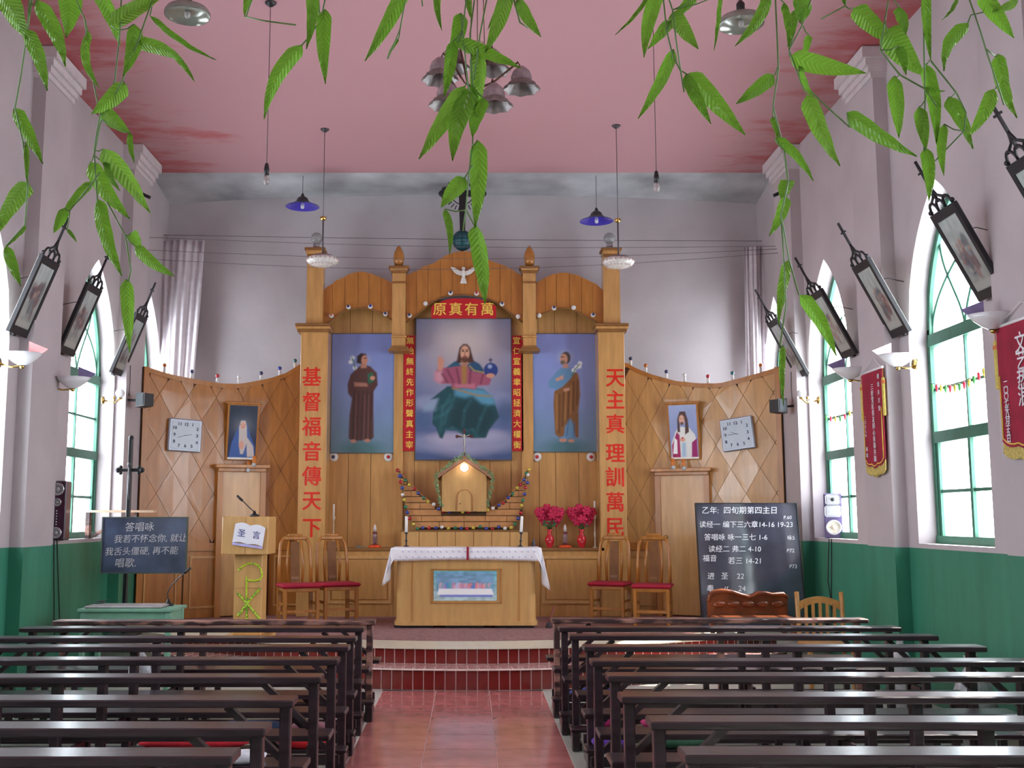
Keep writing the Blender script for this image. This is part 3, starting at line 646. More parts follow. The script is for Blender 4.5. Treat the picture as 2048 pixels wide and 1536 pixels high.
# coiled cable
tag(MB().tube([(-3.62+.05*math.cos(t*.5)+.01*t*.2, 10.6+.05*math.sin(t*.5), .757+.002*t) for t in range(0, 28)], .004, 6).build('coiled_cable', M_blk), 'black cable coiled on left end of green table', 'cable')
M_slate = mat('worn blue slate', (.085, .11, .19), .3, noise=.4, scale=4, bump=.04, bscale=5)
r = thing('left_blackboard', None, 'blackboard', (0, 0, 0)); r.name = 'blackboard'; r['label'] = 'small blue blackboard with four lines of chalk writing, left of the lectern'
a, b = W(207, 1036, 11.6), W(370, 1145, 11.6)
MB().box(a.x, b.x, 11.6, 11.625, b.z, a.z).build('slate', M_slate, r)
fm = MB(); e = .012
fm.box(a.x-e, b.x+e, 11.59, 11.635, a.z, a.z+e).box(a.x-e, b.x+e, 11.59, 11.635, b.z-e, b.z).box(a.x-e, a.x, 11.59, 11.635, b.z, a.z).box(b.x, b.x+e, 11.59, 11.635, b.z, a.z)
fm.build('frame', mat('grey green frame', (.10, .13, .11), .6), r)
for tx, px, py, sz in (('答唱咏', 278, 1055, .105), ('我若不怀念你, 就让', 300, 1078, .092), ('我舌头僵硬, 再不能', 282, 1103, .092), ('唱歌.', 250, 1127, .105)):
    p = W(px, py, 11.59); glyphs(tx, sz, M_chalk, r, (p.x, 11.597, p.z), rot=(PI/2, -.02, 0), name='chalk_writing', ext=.001, shear=.15)
r = thing('standing_cross', 'tall dark processional cross standing behind the small blue blackboard', 'cross', (-3.70, 11.72, ZP))
MB().cb((0, 0, 1.05), (.045, .04, 2.10), ch=.008).build('post', M_blk, r); MB().cb((0, 0, .01), (.3, .3, .02)).build('base', M_blk, r)
MB().cb((0, 0, 1.76), (.23, .035, .035), ch=.006).ball((-.13, 0, 1.76), .03).ball((.13, 0, 1.76), .03).ball((-.10, 0, 1.79), .022).ball((-.10, 0, 1.73), .022).ball((.10, 0, 1.79), .022).ball((.10, 0, 1.73), .022).build('crossbar', M_blk, r)
MB().ball((0, 0, 2.11), .03).build('finial', M_blk, r)
MB().tube([(0, -.03, 1.79), (.005, -.035, 1.68), (0, -.03, 1.55), (.01, -.03, 1.44)], .012, 8, .007).ball((0, -.035, 1.82), .02).build('corpus', mat('dull silver', (.12, .12, .13), .45, .4), r)
MB().bar((0, -.02, .98), (0, -.10, .98), .03).build('board_hook', M_blk, r)
r = thing('wall_bracket', 'sunlit wooden shelf bracket reaching out from the left window sill', 'bracket', (0, 0, 0))
MB().box(-4.26, -3.50, 11.98, 12.10, 1.655, 1.68).build('arm', mat('pale pine', (.62, .42, .28), .5), r)
MB().bar((-3.72, 12.04, 1.655), (-4.2, 12.04, 1.385), .03).build('diagonal', M_pewW, r)
MB().box(-4.26, -4.215, 12.0, 12.08, 1.37, 1.66).build('upright', M_pewW, r)
# right blackboard
M_slate2 = mat('glossy black slate', (.050, .055, .080), .09, noise=.4, scale=3, bump=.22, bscale=1.6, spec=1.0)
r = thing('blackboard', 'large black chalkboard with lines of writing standing right of the altar', 'blackboard', (0, 0, 0))
a, b = W(1400, 1004, 12.3), W(1612, 1236, 12.3); zb = ZP
MB().box(a.x, b.x, 12.3, 12.33, zb, a.z).build('slate', M_slate2, r)
fm = MB(); fm.box(a.x-e, b.x+e, 12.29, 12.34, a.z, a.z+.006).box(a.x-e, a.x, 12.29, 12.34, zb, a.z).box(b.x, b.x+e, 12.29, 12.34, zb, a.z).build('frame', M_blk, r)
T = [('乙年:  四旬期第四主日', 1488, 1019, .090), ('读经一 编下三六章14-16 19-23', 1500, 1048, .082), ('答唱咏 咏一三七 1-6', 1478, 1074, .082), ('读经二 弗二 4-10', 1475, 1098, .082), ('福音', 1424, 1117, .082), ('若三 14-21', 1495, 1122, .085),
     ('进   圣    22', 1455, 1153, .085), ('奉    〃    24', 1455, 1178, .085), ('领    〃    25', 1455, 1199, .085), ('P.60', 1585, 1033, .055), ('咏5', 1590, 1075, .06), ('P72', 1588, 1101, .06), ('P73', 1592, 1133, .06)]
for tx, px, py, sz in T:
    p = W(px, py, 12.29); q = glyphs(tx, sz, M_chalk, r, (p.x, 12.298, p.z), name='chalk_writing', ext=.0008, shear=.1)

rot_ = Matrix.Rotation(math.radians(-8.5), 4, 'X'); piv = Vector((0, 12.31, ZP)); r.location = piv-rot_.to_3x3() @ piv; r.rotation_euler = (math.radians(-8.5), 0, 0)
# ------------------------------------------------------------------ altar screen (reredos)
YF, YP_, YA = 13.9, 14.25, 14.02      # pillar front, panel plane, arch boards
scr = thing('altar_screen', 'wooden altar screen with arched boards and tall pillars behind the altar', 'altar screen', (0, 0, 0))
def fx(px, Y=YF, py=900): return W(px, py, Y).x
def fz(py, Y=YF): return W(CX, py, Y).z
def pb(name, px0, px1, py0, py1, y0, y1, m, par=scr, ch=0, Y=None):
    "box whose front face (y0) spans the given pixels"
    a = W(px0, (py0+py1)/2, y0); b = W(px1, (py0+py1)/2, y0); z1 = fz(py0, y0); z0 = fz(py1, y0)
    return MB().cb(((a.x+b.x)/2, (y0+y1)/2, (z0+z1)/2), (b.x-a.x, y1-y0, z1-z0), ch=ch).build(name, m, par)
ZSH = 1.215
# lower cabinet with raised panels, shelf
for x0, x1 in ((650, 789), (789, 1078), (1078, 1205)):
    a, b = fx(x0), fx(x1); MB().box(a+.002, b-.002, YF, YP_, ZP, ZSH-.035).build('cabinet', M_wood, scr)
MB().box(fx(650), fx(1205), YF-.02, YP_, ZSH-.035, ZSH).build('shelf', M_trimW, scr)
for x0, x1 in ((660, 785), (1082, 1198)):
    mo = MB(); X0, X1, Z0, Z1 = fx(x0), fx(x1), fz(1207), fz(1112)
    for k, w_ in ((0, .035),):
        mo.box(X0, X1, YF-.016, YF, Z1-w_, Z1).box(X0, X1, YF-.016, YF, Z0, Z0+w_).box(X0, X0+w_, YF-.016, YF, Z0+w_, Z1-w_).box(X1-w_, X1, YF-.016, YF, Z0+w_, Z1-w_)
    mo.build('panel_moulding', M_woodL, scr); MB().cb(((X0+X1)/2, YF-.005, (Z0+Z1)/2), (X1-X0-.10, .014, Z1-Z0-.10), ch=.005).build('raised_panel', M_wood, scr)
# outer pillars
for x0, x1, u0, u1, c0, c1 in ((598, 653, 613, 646, 590, 661), (1199, 1252, 1207, 1240, 1191, 1258)):
    a, b = fx(x0), fx(x1)
    MB().cb(((a+b)/2, YF+.16, (ZP+fz(664))/2), (b-a, .36, fz(664)-ZP), ch=.006).build('pillar', M_wood, scr)
    for k, (q0, q1, e) in enumerate(((664, 657, 4), (657, 652, 1), (652, 646, 0))):
        pb('cornice', c0+e, c1-e, q1, q0, YF-.07+.012*k if k else YF-.04, YF+.3, (M_trimW, M_wood, M_trimW)[k], ch=.006)
    pb('upper_pillar', u0, u1, 514, 648, YF+.04, YF+.24, M_wood)
    for k, (q0, q1, e) in enumerate(((514, 507, 1), (507, 500, -1), (500, 494, -4))):
        pb('cap', u0+e, u1-e, q1, q0, YF+.03-.012*k, YF+.26, (M_trimW, M_wood, M_trimW)[k], ch=.005)
# inner pilasters, upper shafts, finials
for x0, x1 in ((783, 812), (1045, 1073)):
    pb('inner_pillar', x0+1, x1-1, 544, 694, YF+.05, YF+.2, M_wood)
    pb('lower_pilaster', x0+4 if x0 < 900 else x0-1, x1-6 if x0 < 900 else x1-6, 700, 1096, YP_-.04, YP_+.02, M_wood)
    for q0, q1, e in ((546, 540, -1), (540, 536, -3), (536, 531, -6), (566, 563, -1)):
        pb('cap', x0+e, x1-e, q1, q0, YF+.03, YF+.22, M_trimW if e in (-6, -1) else M_wood, ch=.004)
    for q0, q1, e in ((702, 697, -7), (697, 692, -2), (674, 671, -1)):
        pb('ledge', x0+e, x1-e, q1, q0, YF+.0, YF+.26, M_trimW if e < -1 else M_wood, ch=.004)
    c = W((x0+x1)/2, 531, YF+.12); h_ = fz(491, YF+.12)-c.z
    MB().lathe([(.001, 0), (.055, .0), (.068, h_*.2), (.075, h_*.42), (.055, h_*.7), (.025, h_*.92), (.001, h_)], (c.x, YF+.12, c.z), 14).build('finial', M_woodD, scr)
# arch boards, planks cut to the scalloped top and the round bottom
TOPL = [(645, 583), (655, 572), (662, 570), (672, 560), (686, 556), (695, 549), (706, 545.6), (718, 543), (730, 544), (745, 548), (751, 551), (760, 554), (768, 557.5), (785, 566)]
TOPC = [(812, 550), (833, 542), (845, 534), (856, 530), (870.5, 525), (881, 517), (895, 509), (905, 506), (917, 503), (929, 502), (941, 504), (952.5, 508), (962, 511), (973, 518), (990, 525), (1004, 529), (1011, 532), (1022, 538), (1045, 552)]
TOPR = [(1072, 566), (1084, 559), (1094, 553), (1104, 549), (1118, 545.5), (1134, 545), (1146, 548), (1158, 551), (1166, 556), (1180, 562), (1194, 569), (1209, 583)]
BOTL = [(645, 655), (658, 645), (682.5, 624), (705, 617), (727, 615.7), (742, 618), (758, 624), (785, 641)]
BOTC = [(812, 645), (830, 633), (860, 607), (880, 596), (894, 592), (925, 589), (956, 592), (975, 597), (993.6, 605), (1020, 625), (1045, 645)]
BOTR = [(1072, 637), (1085, 628), (1106, 620), (1127, 616), (1140, 617.5), (1154, 622.5), (1175, 634), (1195, 646), (1209, 655)]
def planks(T, B, xs, name='arch_plank', y0=YA, y1=YA+.03, m=M_woodD):
    for x0, x1 in zip(xs, xs[1:]):
        n = 4; tp = [(x0+(x1-x0)*i/n, interp(T, x0+(x1-x0)*i/n)) for i in range(n+1)]; bt = [(x0+(x1-x0)*i/n, interp(B, x0+(x1-x0)*i/n)) for i in range(n+1)]
        g_ = .0022
        P = [(W(x, y, y0).x, W(x, y, y0).z) for x, y in tp]+[(W(x, y, y0).x, W(x, y, y0).z) for x, y in reversed(bt)]
        cxm = sum(p[0] for p in P)/len(P); P = [(p[0]-g_ if p[0] > cxm else p[0]+g_, p[1]) for p in P]
        MB().prism(P, lambda a, b, d: (a, d, b), y0, y1).build(name, m, scr)
planks(TOPL, BOTL, [645, 665, 690, 716, 738, 762, 785]); planks(TOPC, BOTC, [812, 833, 856, 881, 905, 929, 952, 976, 1000, 1022, 1045]); planks(TOPR, BOTR, [1072, 1091, 1113, 1139, 1163, 1186, 1209])
for T, x0, x1 in ((TOPL, 645, 785), (TOPC, 812, 1045), (TOPR, 1072, 1209)):   # dark backing and coping behind the joints
    planks([(x, y+2) for x, y in T], {645: BOTL, 812: BOTC, 1072: BOTR}[x0], [x0+(x1-x0)*k_/8 for k_ in range(9)], 'backing_board', YA+.032, YA+.05, M_joint)
for B in (BOTL, BOTC, BOTR):
    MB().tube([W(x, y, YA-.005) for x, y in B], .010, 6).build('arch_edge', M_trimW, scr)
# back panel planks
for xs, t in (([650, 697, 742, 789], 640), ([789, 829, 880, 930, 980, 1022, 1078], 640), ([1078, 1111, 1157, 1203], 640)):
    for x0, x1 in zip(xs, xs[1:]):
        a, b = W(x0, 900, YP_).x+.003, W(x1, 900, YP_).x-.003; MB().box(a, b, YP_, YP_+.03, ZSH, fz(612 if xs[0] != 789 else 600, YP_)).build('back_plank', M_wood, scr)
MB().box(fx(645), fx(1209), YP_+.03, YP_+.05, ZSH, fz(612, YP_)).build('backing_board', M_joint, scr)
# big red characters on the pillars
for chs, px, ys in (('基督福音傳天下', 624, (757, 807, 856, 906, 955, 1004, 1058)), ('天主真理訓萬民', 1230, (758, 803, 851, 909, 957, 1007, 1057))):
    for c, y in zip(chs, ys):
        p = W(px, y, YF); glyphs(c, .265, M_redf, scr, (p.x, YF-.012, p.z), name='red_character', ext=.010, bold=.022, sx=.95)
# sockets with coloured bulbs on the arches, buttons below the side pictures
BC = {'n': (.02, .025, .10), 'r': (.45, .01, .02), 'b': (.03, .05, .30), 'g': (.02, .18, .08), 'o': (.55, .15, .02), 'w': (.75, .72, .70), 't': (.02, .15, .18), 'y': (.6, .45, .05)}
def bulbm(k): return mat('bulb '+k, BC[k], .15, noise=.02, coat=.5)
M_sock = mat('white porcelain', (.72, .70, .68), .25, noise=.03)
def bulb(px, py, k, par, Y, up=False):
    p = W(px, py, Y)
    if up:
        s_ = MB().lathe([(.001, -.10), (.016, -.10), (.018, -.03), (.014, -.02), (.001, -.02)], p, 10).build('socket', M_sock, par)
        MB().ball(p, .026, 10, 7).build('bulb', bulbm(k), s_)
    else:
        s_ = MB().lathe([(.001, 0), (.032, .004), (.030, .03), (.001, .03)], p, 14, axis=(0, -1, -.2)).build('socket', M_sock, par)
        MB().ball((p.x, p.y-.04, p.z+.004), .019, 10, 7).build('bulb', bulbm(k), s_)
for px, py, k in ((663, 631, 'o'), (697, 614, 'n'), (741, 613, 'b'), (771, 628, 'n'), (819, 631, 'n'), (851, 607, 'w'), (901, 586, 'n'), (953, 587, 'r'), (1004, 608, 'n'), (1036, 633, 'w'), (1078, 631, 'w'), (1108, 616, 'n'), (1147, 615, 'w'), (1186, 630, 'n')):
    bulb(px, py, k, scr, YA-.005)
for px, k in ((667, 'n'), (777, 'r'), (1074, 'r'), (1182, 'r')):
    p = W(px, 914, YP_); s_ = MB().lathe([(.001, 0), (.062, .0), (.058, .016), (.03, .022), (.001, .022)], p, 20, axis=(0, -1, 0)).build('round_plate', M_sock, scr)
    MB().ball((p.x, p.y-.03, p.z), .024, 10, 7).build('bulb', bulbm(k), s_)
for i, (px, nm) in enumerate(((633, 'left'), (1219, 'right'))):
    c = W(px, 495, YF+.14)
    r = thing('globe_lamp', 'clear glass globe lamp on top of the %s altar pillar' % nm, 'lamp', c)
    MB().lathe([(.001, 0), (.045, 0), (.045, .05), (.001, .05)]).build('socket', mat('grey porcelain', (.42, .38, .38), .4), r)
    MB().ball((0, 0, .125), .078, 20, 14).build('globe', mat('smoky clear glass', (.60, .62, .60), .08, noise=.02, trans=.75), r)
# couplet strips and banner
M_gd = M_gold
cpl = []
for nm, chs, x0, x1 in (('left', '無始無終先作形聲真主宰', 807, 832), ('right', '宣仁宣義聿昭拯濟大權衡', 1021, 1047)):
    a, b = W(x0, 671, YP_-.05), W(x1, 902, YP_-.05)
    r = thing('couplet_scroll', 'narrow red vertical scroll with gold characters %s of central painting' % nm, 'scroll', ((a.x+b.x)/2, YP_-.05, (a.z+b.z)/2))
    w_, h_ = b.x-a.x, a.z-b.z; MB().cb((0, .012, 0), (w_, .004, h_)).build('paper', M_red, r)
    MB().box(-w_/2, w_/2, .014, .05, h_/2-.02, h_/2).box(-w_/2, w_/2, .014, .05, -h_/2, -h_/2+.02).build('batten', M_trimW, r)
    for i, c in enumerate(chs): glyphs(c, .105, M_gd, r, (.0, .008, h_/2-.075-i*(h_-.15)/10), name='gold_character', ext=.001, bold=.018)
a, b = W(863, 597, YA-.03), W(992, 637, YA-.03)
r = thing('red_banner', 'red arched banner with four large gold characters above central painting', 'banner', ((a.x+b.x)/2, YA-.035, b.z)); w_, h_ = b.x-a.x, a.z-b.z
tp = [(w_*(-.5+i/12), h_*(.62+.38*min(1, 1.25*math.sin(PI*i/12)))) for i in range(13)]
MB().prism(tp+[(w_/2, 0), (-w_/2, 0)], lambda a_, b_, d: (a_, d, b_), 0, .006).build('paper', M_red, r)
for i, c in enumerate('原真有萬'): glyphs(c, .185, M_gd, r, (-w_*.37+w_*.245*i, -.003, h_*.42), name='gold_character', ext=.001, bold=.014)
MB().box(-w_/2, w_/2, .006, .035, .02, .05).build('batten', M_trimW, r)
# paintings
def rel(x0, x1, y0, y1): return lambda pts: [((x-x0)/(x1-x0), 1-(y-y0)/(y1-y0)) for x, y in pts]
def framed(name, lab, cv, px0, px1, py0, py1, Y, rough=.35):
    a, b = W(px0, (py0+py1)/2, Y), W(px1, (py0+py1)/2, Y); z1, z0 = fz(py0, Y), fz(py1, Y); w_, h_ = b.x-a.x, z1-z0
    r = thing(name, lab, 'painting', ((a.x+b.x)/2, Y, (z0+z1)/2)); e = .012
    MB().cb((0, .02, 0), (w_+2*e, .03, h_+2*e)).build('frame', mat('thin dark frame', (.12, .10, .09), .5), r)
    picture('canvas', cv, w_, h_, r, (0, .003, 0), rough=rough); return r
q = rel(160, 1098, 90, 1480)
cv = Canvas(150, 222, (92, 100, 138), (62, 80, 118), .675)
cv.glow(.51, .78, .36, (188, 172, 160), .95); cv.glow(.5, .48, .45, (108, 116, 150), .5)
for k in range(30):
    an = k*2*PI/30; cv.line([(.51+.17*math.cos(an)/.675*.7, .74+.17*math.sin(an)), (.51+.36*math.cos(an), .74+.34*math.sin(an))], .004, (160, 150, 160), .16)
cv.noise(.14, 3, 7)
for x, y, rx, ry, c in ((.12, .40, .16, .05, (128, 136, 160)), (.9, .42, .13, .05, (120, 125, 155)), (.15, .12, .25, .06, (125, 130, 158)), (.5, .10, .3, .07, (150, 146, 168)), (.85, .13, .22, .07, (132, 134, 158)), (.35, .15, .2, .04, (156, 150, 168)), (.7, .17, .2, .04, (146, 144, 165)), (.08, .28, .1, .06, (60, 85, 118)), (.95, .33, .12, .09, (55, 75, 105))):
    cv.ell(x, y, rx, ry, c, .9, .75)
cv.poly(q([(470, 760), (380, 830), (300, 895), (375, 885), (330, 1000), (322, 1130), (360, 1170), (395, 1270), (425, 1275), (455, 1190), (560, 1195), (640, 1245), (730, 1272), (850, 1270), (880, 1190), (980, 1060), (930, 900), (830, 790), (640, 760)]), (24, 66, 72))
cv.poly(q([(300, 900), (380, 885), (350, 1000), (240, 1010), (230, 960)]), (120, 140, 160), .03, .7)
cv.poly(q([(540, 790), (640, 775), (830, 795), (915, 860), (945, 935), (880, 950), (800, 930), (720, 860), (640, 880), (545, 850)]), (74, 128, 152), .03)
cv.poly(q([(580, 900), (700, 880), (820, 960), (900, 960), (960, 1060), (840, 1230), (640, 1220), (480, 1170), (500, 1000)]), (20, 50, 56), .05, .8)
for pts in ([(500, 850), (420, 1000), (400, 1200)], [(540, 870), (470, 1010), (440, 1130)], [(350, 1000), (420, 960), (500, 900)], [(340, 1080), (430, 1040), (520, 960)], [(650, 1200), (720, 1190), (760, 1250)], [(460, 1190), (520, 1170), (620, 1220)], [(700, 900), (640, 1000), (620, 1150)], [(860, 950), (800, 1080), (760, 1200)]):
    cv.line(q(pts), .013, (52, 100, 108), .28)
cv.poly(q([(430, 580), (560, 545), (700, 545), (800, 610), (870, 640), (905, 700), (880, 750), (770, 755), (745, 790), (640, 775), (520, 775), (500, 735), (400, 735), (340, 700), (345, 630), (370, 590)]), (140, 72, 92))
cv.poly(q([(345, 620), (410, 600), (430, 690), (400, 735), (340, 700)]), (178, 128, 140), .03); cv.poly(q([(540, 740), (740, 735), (745, 785), (640, 775), (545, 775)]), (165, 98, 112), .02)
for pts in ([(470, 600), (530, 720)], [(560, 590), (590, 730)], [(700, 600), (690, 730)], [(820, 650), (800, 730)], [(420, 640), (470, 720)]): cv.line(q(pts), .009, (96, 42, 62), .7)
cv.poly(q([(605, 555), (665, 555), (655, 735), (615, 738)]), (142, 104, 52), .02); cv.line(q([(520, 780), (640, 815), (760, 850), (900, 860)]), .007, (140, 110, 60), .8)
cv.poly(q([(465, 570), (530, 520), (580, 500), (600, 560), (540, 565), (470, 580)]), (30, 78, 100)); cv.poly(q([(660, 550), (730, 505), (790, 540), (832, 600), (825, 632), (740, 620), (690, 590)]), (28, 68, 98)); cv.line(q([(690, 560), (735, 605), (830, 625)]), .006, (150, 130, 70), .8)
cv.poly(q([(560, 525), (575, 440), (590, 375), (625, 340), (665, 340), (695, 375), (712, 440), (735, 525), (690, 530), (600, 530)]), (66, 40, 32))
cv.poly(q([(605, 500), (670, 500), (665, 560), (615, 560)]), (150, 105, 85)); cv.ell((643-160)/938, 1-(430-90)/1390, .048, .053, (186, 140, 116), .25); cv.ell((643-160)/938, 1-(492-90)/1390, .036, .024, (84, 54, 40), .3)
for x in (623, 663): cv.ell((x-160)/938, 1-(412-90)/1390, .012, .005, (50, 34, 30), .5)
cv.line(q([(643, 415), (640, 450), (648, 455)]), .003, (140, 92, 74)); cv.line(q([(628, 474), (660, 474)]), .004, (140, 76, 70)); cv.line(q([(612, 397), (633, 400)]), .003, (60, 40, 34)); cv.line(q([(653, 400), (675, 397)]), .003, (60, 40, 34))
cv.poly(q([(375, 600), (372, 500), (385, 450), (392, 480), (402, 445), (408, 485), (425, 460), (418, 500), (440, 490), (432, 540), (420, 600)]), (178, 124, 104), .008)
cv.ell((900-160)/938, 1-(600-90)/1390, .074, .052, (34, 56, 112), .15); cv.ell((890-160)/938, 1-(565-90)/1390, .022, .014, (150, 160, 190), .8, .8); cv.line(q([(897, 530), (897, 485)]), .005, (60, 60, 90)); cv.line(q([(882, 500), (912, 500)]), .005, (60, 60, 90)); cv.ell((895-160)/938, 1-(655-90)/1390, .045, .016, (176, 126, 104), .3)
framed('central_painting', 'large central painting of a bearded robed figure seated on clouds holding orb', cv, 832, 1022, 638, 919, YP_-.06)
q = rel(215, 582, 258, 958)
cv = Canvas(90, 170, (112, 124, 178), (92, 118, 132), .525); cv.glow(.55, .62, .4, (120, 130, 180), .5); cv.noise(.05, 5)
cv.ell(.5, .03, .32, .07, (62, 98, 100), .9, .9)
cv.ell(.51, .775, .12, .055, (160, 160, 165), .5, .25)
cv.poly(q([(355, 470), (325, 500), (308, 560), (312, 610), (335, 640), (322, 740), (318, 875), (345, 895), (400, 885), (440, 892), (466, 870), (462, 700), (462, 600), (486, 560), (480, 490), (440, 450), (390, 440)]), (74, 46, 42))
for x in (345, 370, 395, 420, 445): cv.line(q([(x+5, 600), (x, 750), (x-3, 885)]), .010, (48, 28, 28), .6)
for x in (358, 408, 432): cv.line(q([(x+3, 620), (x, 880)]), .006, (106, 72, 62), .6)
cv.poly(q([(345, 545), (420, 550), (430, 570), (350, 570)]), (150, 104, 86)); cv.poly(q([(425, 495), (455, 487), (465, 540), (430, 555)]), (36, 92, 66)); cv.ell((455-215)/367, 1-(520-258)/700, .04, .018, (178, 126, 104), .3)
cv.poly(q([(360, 430), (362, 390), (385, 372), (415, 376), (420, 400), (395, 440)]), (42, 30, 30)); cv.ell((406-215)/367, 1-(415-258)/700, .05, .044, (170, 118, 98), .3); cv.line(q([(403, 402), (418, 402)]), .004, (60, 40, 38)); cv.poly(q([(385, 440), (415, 440), (420, 460), (385, 462)]), (160, 110, 92))
for x, y in ((325, 425), (350, 460), (335, 400)): cv.ell((x-215)/367, 1-(y-258)/700, .035, .016, (198, 204, 206), .7)
cv.line(q([(352, 465), (345, 430), (330, 395)]), .005, (70, 110, 80)); cv.ell(.36, .095, .05, .014, (160, 110, 92), .3); cv.ell(.58, .10, .05, .014, (160, 110, 92), .3)
framed('left_painting', 'painting of a standing figure in brown habit with lilies, left bay of altar screen', cv, 663, 788, 668, 905, YP_-.03).name = 'side_painting'
q = rel(50, 452, 152, 900)
cv = Canvas(90, 170, (118, 128, 182), (90, 118, 136), .54); cv.glow(.5, .6, .4, (126, 136, 190), .5); cv.noise(.05, 6)
cv.ell(.5, .03, .33, .07, (62, 98, 104), .9, .9); cv.ell(.52, .80, .13, .06, (160, 164, 160), .6, .3)
cv.poly(q([(225, 370), (180, 420), (150, 455), (152, 495), (190, 505), (190, 800), (250, 820), (335, 812), (345, 500), (320, 400), (285, 362)]), (88, 126, 158))
cv.poly(q([(322, 395), (290, 440), (240, 490), (185, 520), (180, 600), (188, 790), (215, 812), (245, 800), (252, 740), (300, 680), (338, 640), (352, 540), (348, 450), (338, 405)]), (118, 78, 40)); cv.poly(q([(290, 680), (340, 640), (338, 810), (320, 815)]), (112, 76, 42))
for pts in ([(220, 540), (215, 780)], [(245, 530), (235, 740)], [(280, 500), (270, 700)], [(310, 460), (305, 640)], [(335, 450), (330, 600)]): cv.line(q(pts), .009, (78, 48, 26), .7)
for pts in ([(200, 540), (200, 760)], [(262, 510), (252, 700)], [(295, 480), (288, 660)]): cv.line(q(pts), .006, (158, 112, 62), .6)
cv.line(q([(275, 700), (262, 800)]), .008, (60, 92, 124), .7); cv.line(q([(310, 720), (308, 805)]), .008, (60, 92, 124), .7)
cv.poly(q([(195, 440), (245, 415), (245, 440), (200, 455)]), (182, 132, 112)); cv.poly(q([(245, 505), (285, 495), (282, 515), (250, 520)]), (182, 132, 112))
cv.ell((262-50)/402, 1-(305-152)/748, .075, .052, (66, 56, 52), .25); cv.ell((250-50)/402, 1-(312-152)/748, .058, .044, (176, 128, 106), .3); cv.ell((242-50)/402, 1-(335-152)/748, .04, .02, (100, 84, 74), .5); cv.line(q([(232, 300), (250, 300)]), .004, (60, 40, 38)); cv.poly(q([(245, 345), (275, 345), (280, 370), (240, 370)]), (168, 120, 100))
for x, y in ((312, 385), (330, 365), (352, 340), (348, 360)): cv.ell((x-50)/402, 1-(y-152)/748, .035, .017, (205, 210, 215), .7)
cv.line(q([(300, 420), (320, 380), (350, 345)]), .005, (80, 120, 90)); cv.ell(.47, .095, .06, .015, (170, 122, 102), .3); cv.ell(.6, .09, .05, .014, (170, 122, 102), .3)
r = framed('side_painting', 'painting of a standing figure in blue robe and brown mantle, right bay', cv, 1066, 1192, 668, 903, YP_-.03)
# dove, globe and cross on top
c = W(927, 548, YA-.02); r = thing('dove_relief', 'small white dove relief with spread wings on central arch', 'relief', c)
md_ = mat('pale plaster', (.70, .68, .62), .6)
MB().ball((0, -.01, .0), .045, 12, 8, (.62, .45, 1.5)).ball((.0, -.02, .07), .024, 10, 7).build('body', md_, r)
for s in (-1, 1):
    P = [(s*.01, .03), (s*.06, .045), (s*.11, .08), (s*.17, .095), (s*.155, .06), (s*.13, .03), (s*.10, .0), (s*.05, -.02), (s*.01, -.02)]
    MB().prism(P, lambda a, b, d: (a, d, b), -.012, .0).build('wing', md_, r)
MB().prism([(-.02, -.04), (.02, -.04), (.045, -.13), (-.045, -.13)], lambda a, b, d: (a, d, b), -.012, .0).build('tail', md_, r)
c = W(925, 481, YA+.05); r = thing('globe_cross', 'black cross with rays rising from a blue green globe above altar screen', 'cross', c)
MB().ball((0, 0, 0), .135, 24, 16).build('globe', mat('teal globe', (.012, .10, .12), .35), r)
gl = MB()
for k in range(6): an = k*PI/6; gl.tube([(.136*math.cos(t)*math.cos(an), .136*math.cos(t)*math.sin(an), .136*math.sin(t)) for t in [i*2*PI/24 for i in range(25)]], .003, 5)
for z in (-.09, -.045, 0, .045, .09): rr_ = math.sqrt(.136**2-z*z); gl.tube([(rr_*math.cos(t), rr_*math.sin(t), z) for t in [i*2*PI/24 for i in range(25)]], .003, 5)
gl.build('grid_wires', M_blk, r)
zt = fz(344, YA+.05)-c.z; zb_ = fz(390, YA+.05)-c.z
MB().prism([(-.035, .12), (.035, .12), (.05, zb_), (.04, zt), (-.04, zt), (-.05, zb_)], lambda a, b, d: (a, d, b), -.018, .018).build('upright', M_blk, r)
tre = MB().cb((0, 0, zb_+.02), (.46, .03, .085))
for x, z in ((-.28, 0), (-.24, .05), (-.24, -.05), (.28, 0), (.24, .05), (.24, -.05)): tre.ball((x, 0, zb_+.02+z), .045, 12, 8, (1, .5, 1))
for x, z in ((0, .05), (-.05, 0), (.05, 0)): tre.ball((x, 0, zt-.02+z), .045, 12, 8, (1, .5, 1))
tre.build('crossbar', M_blk, r)
ry = MB(); ry.tube([(.15*math.cos(t), 0, zb_+.02+.15*math.sin(t)) for t in [i*2*PI/32 for i in range(33)]], .008, 6)
for k in range(28):
    an = k*2*PI/28
    if min(abs(math.sin(an)), abs(math.cos(an))) > .2: ry.bar((.18*math.cos(an), 0, zb_+.02+.18*math.sin(an)), (.245*math.cos(an), 0, zb_+.02+.245*math.sin(an)), .012)
ry.build('rays', M_blk, r); MB().tube([(0, .0, zt), (0, 0, zt+.12)], .012, 6).build('hook', M_blk, r)
MB().box(-.02, .02, .0, .04, -.145, -.12).build('foot', M_blk, r)
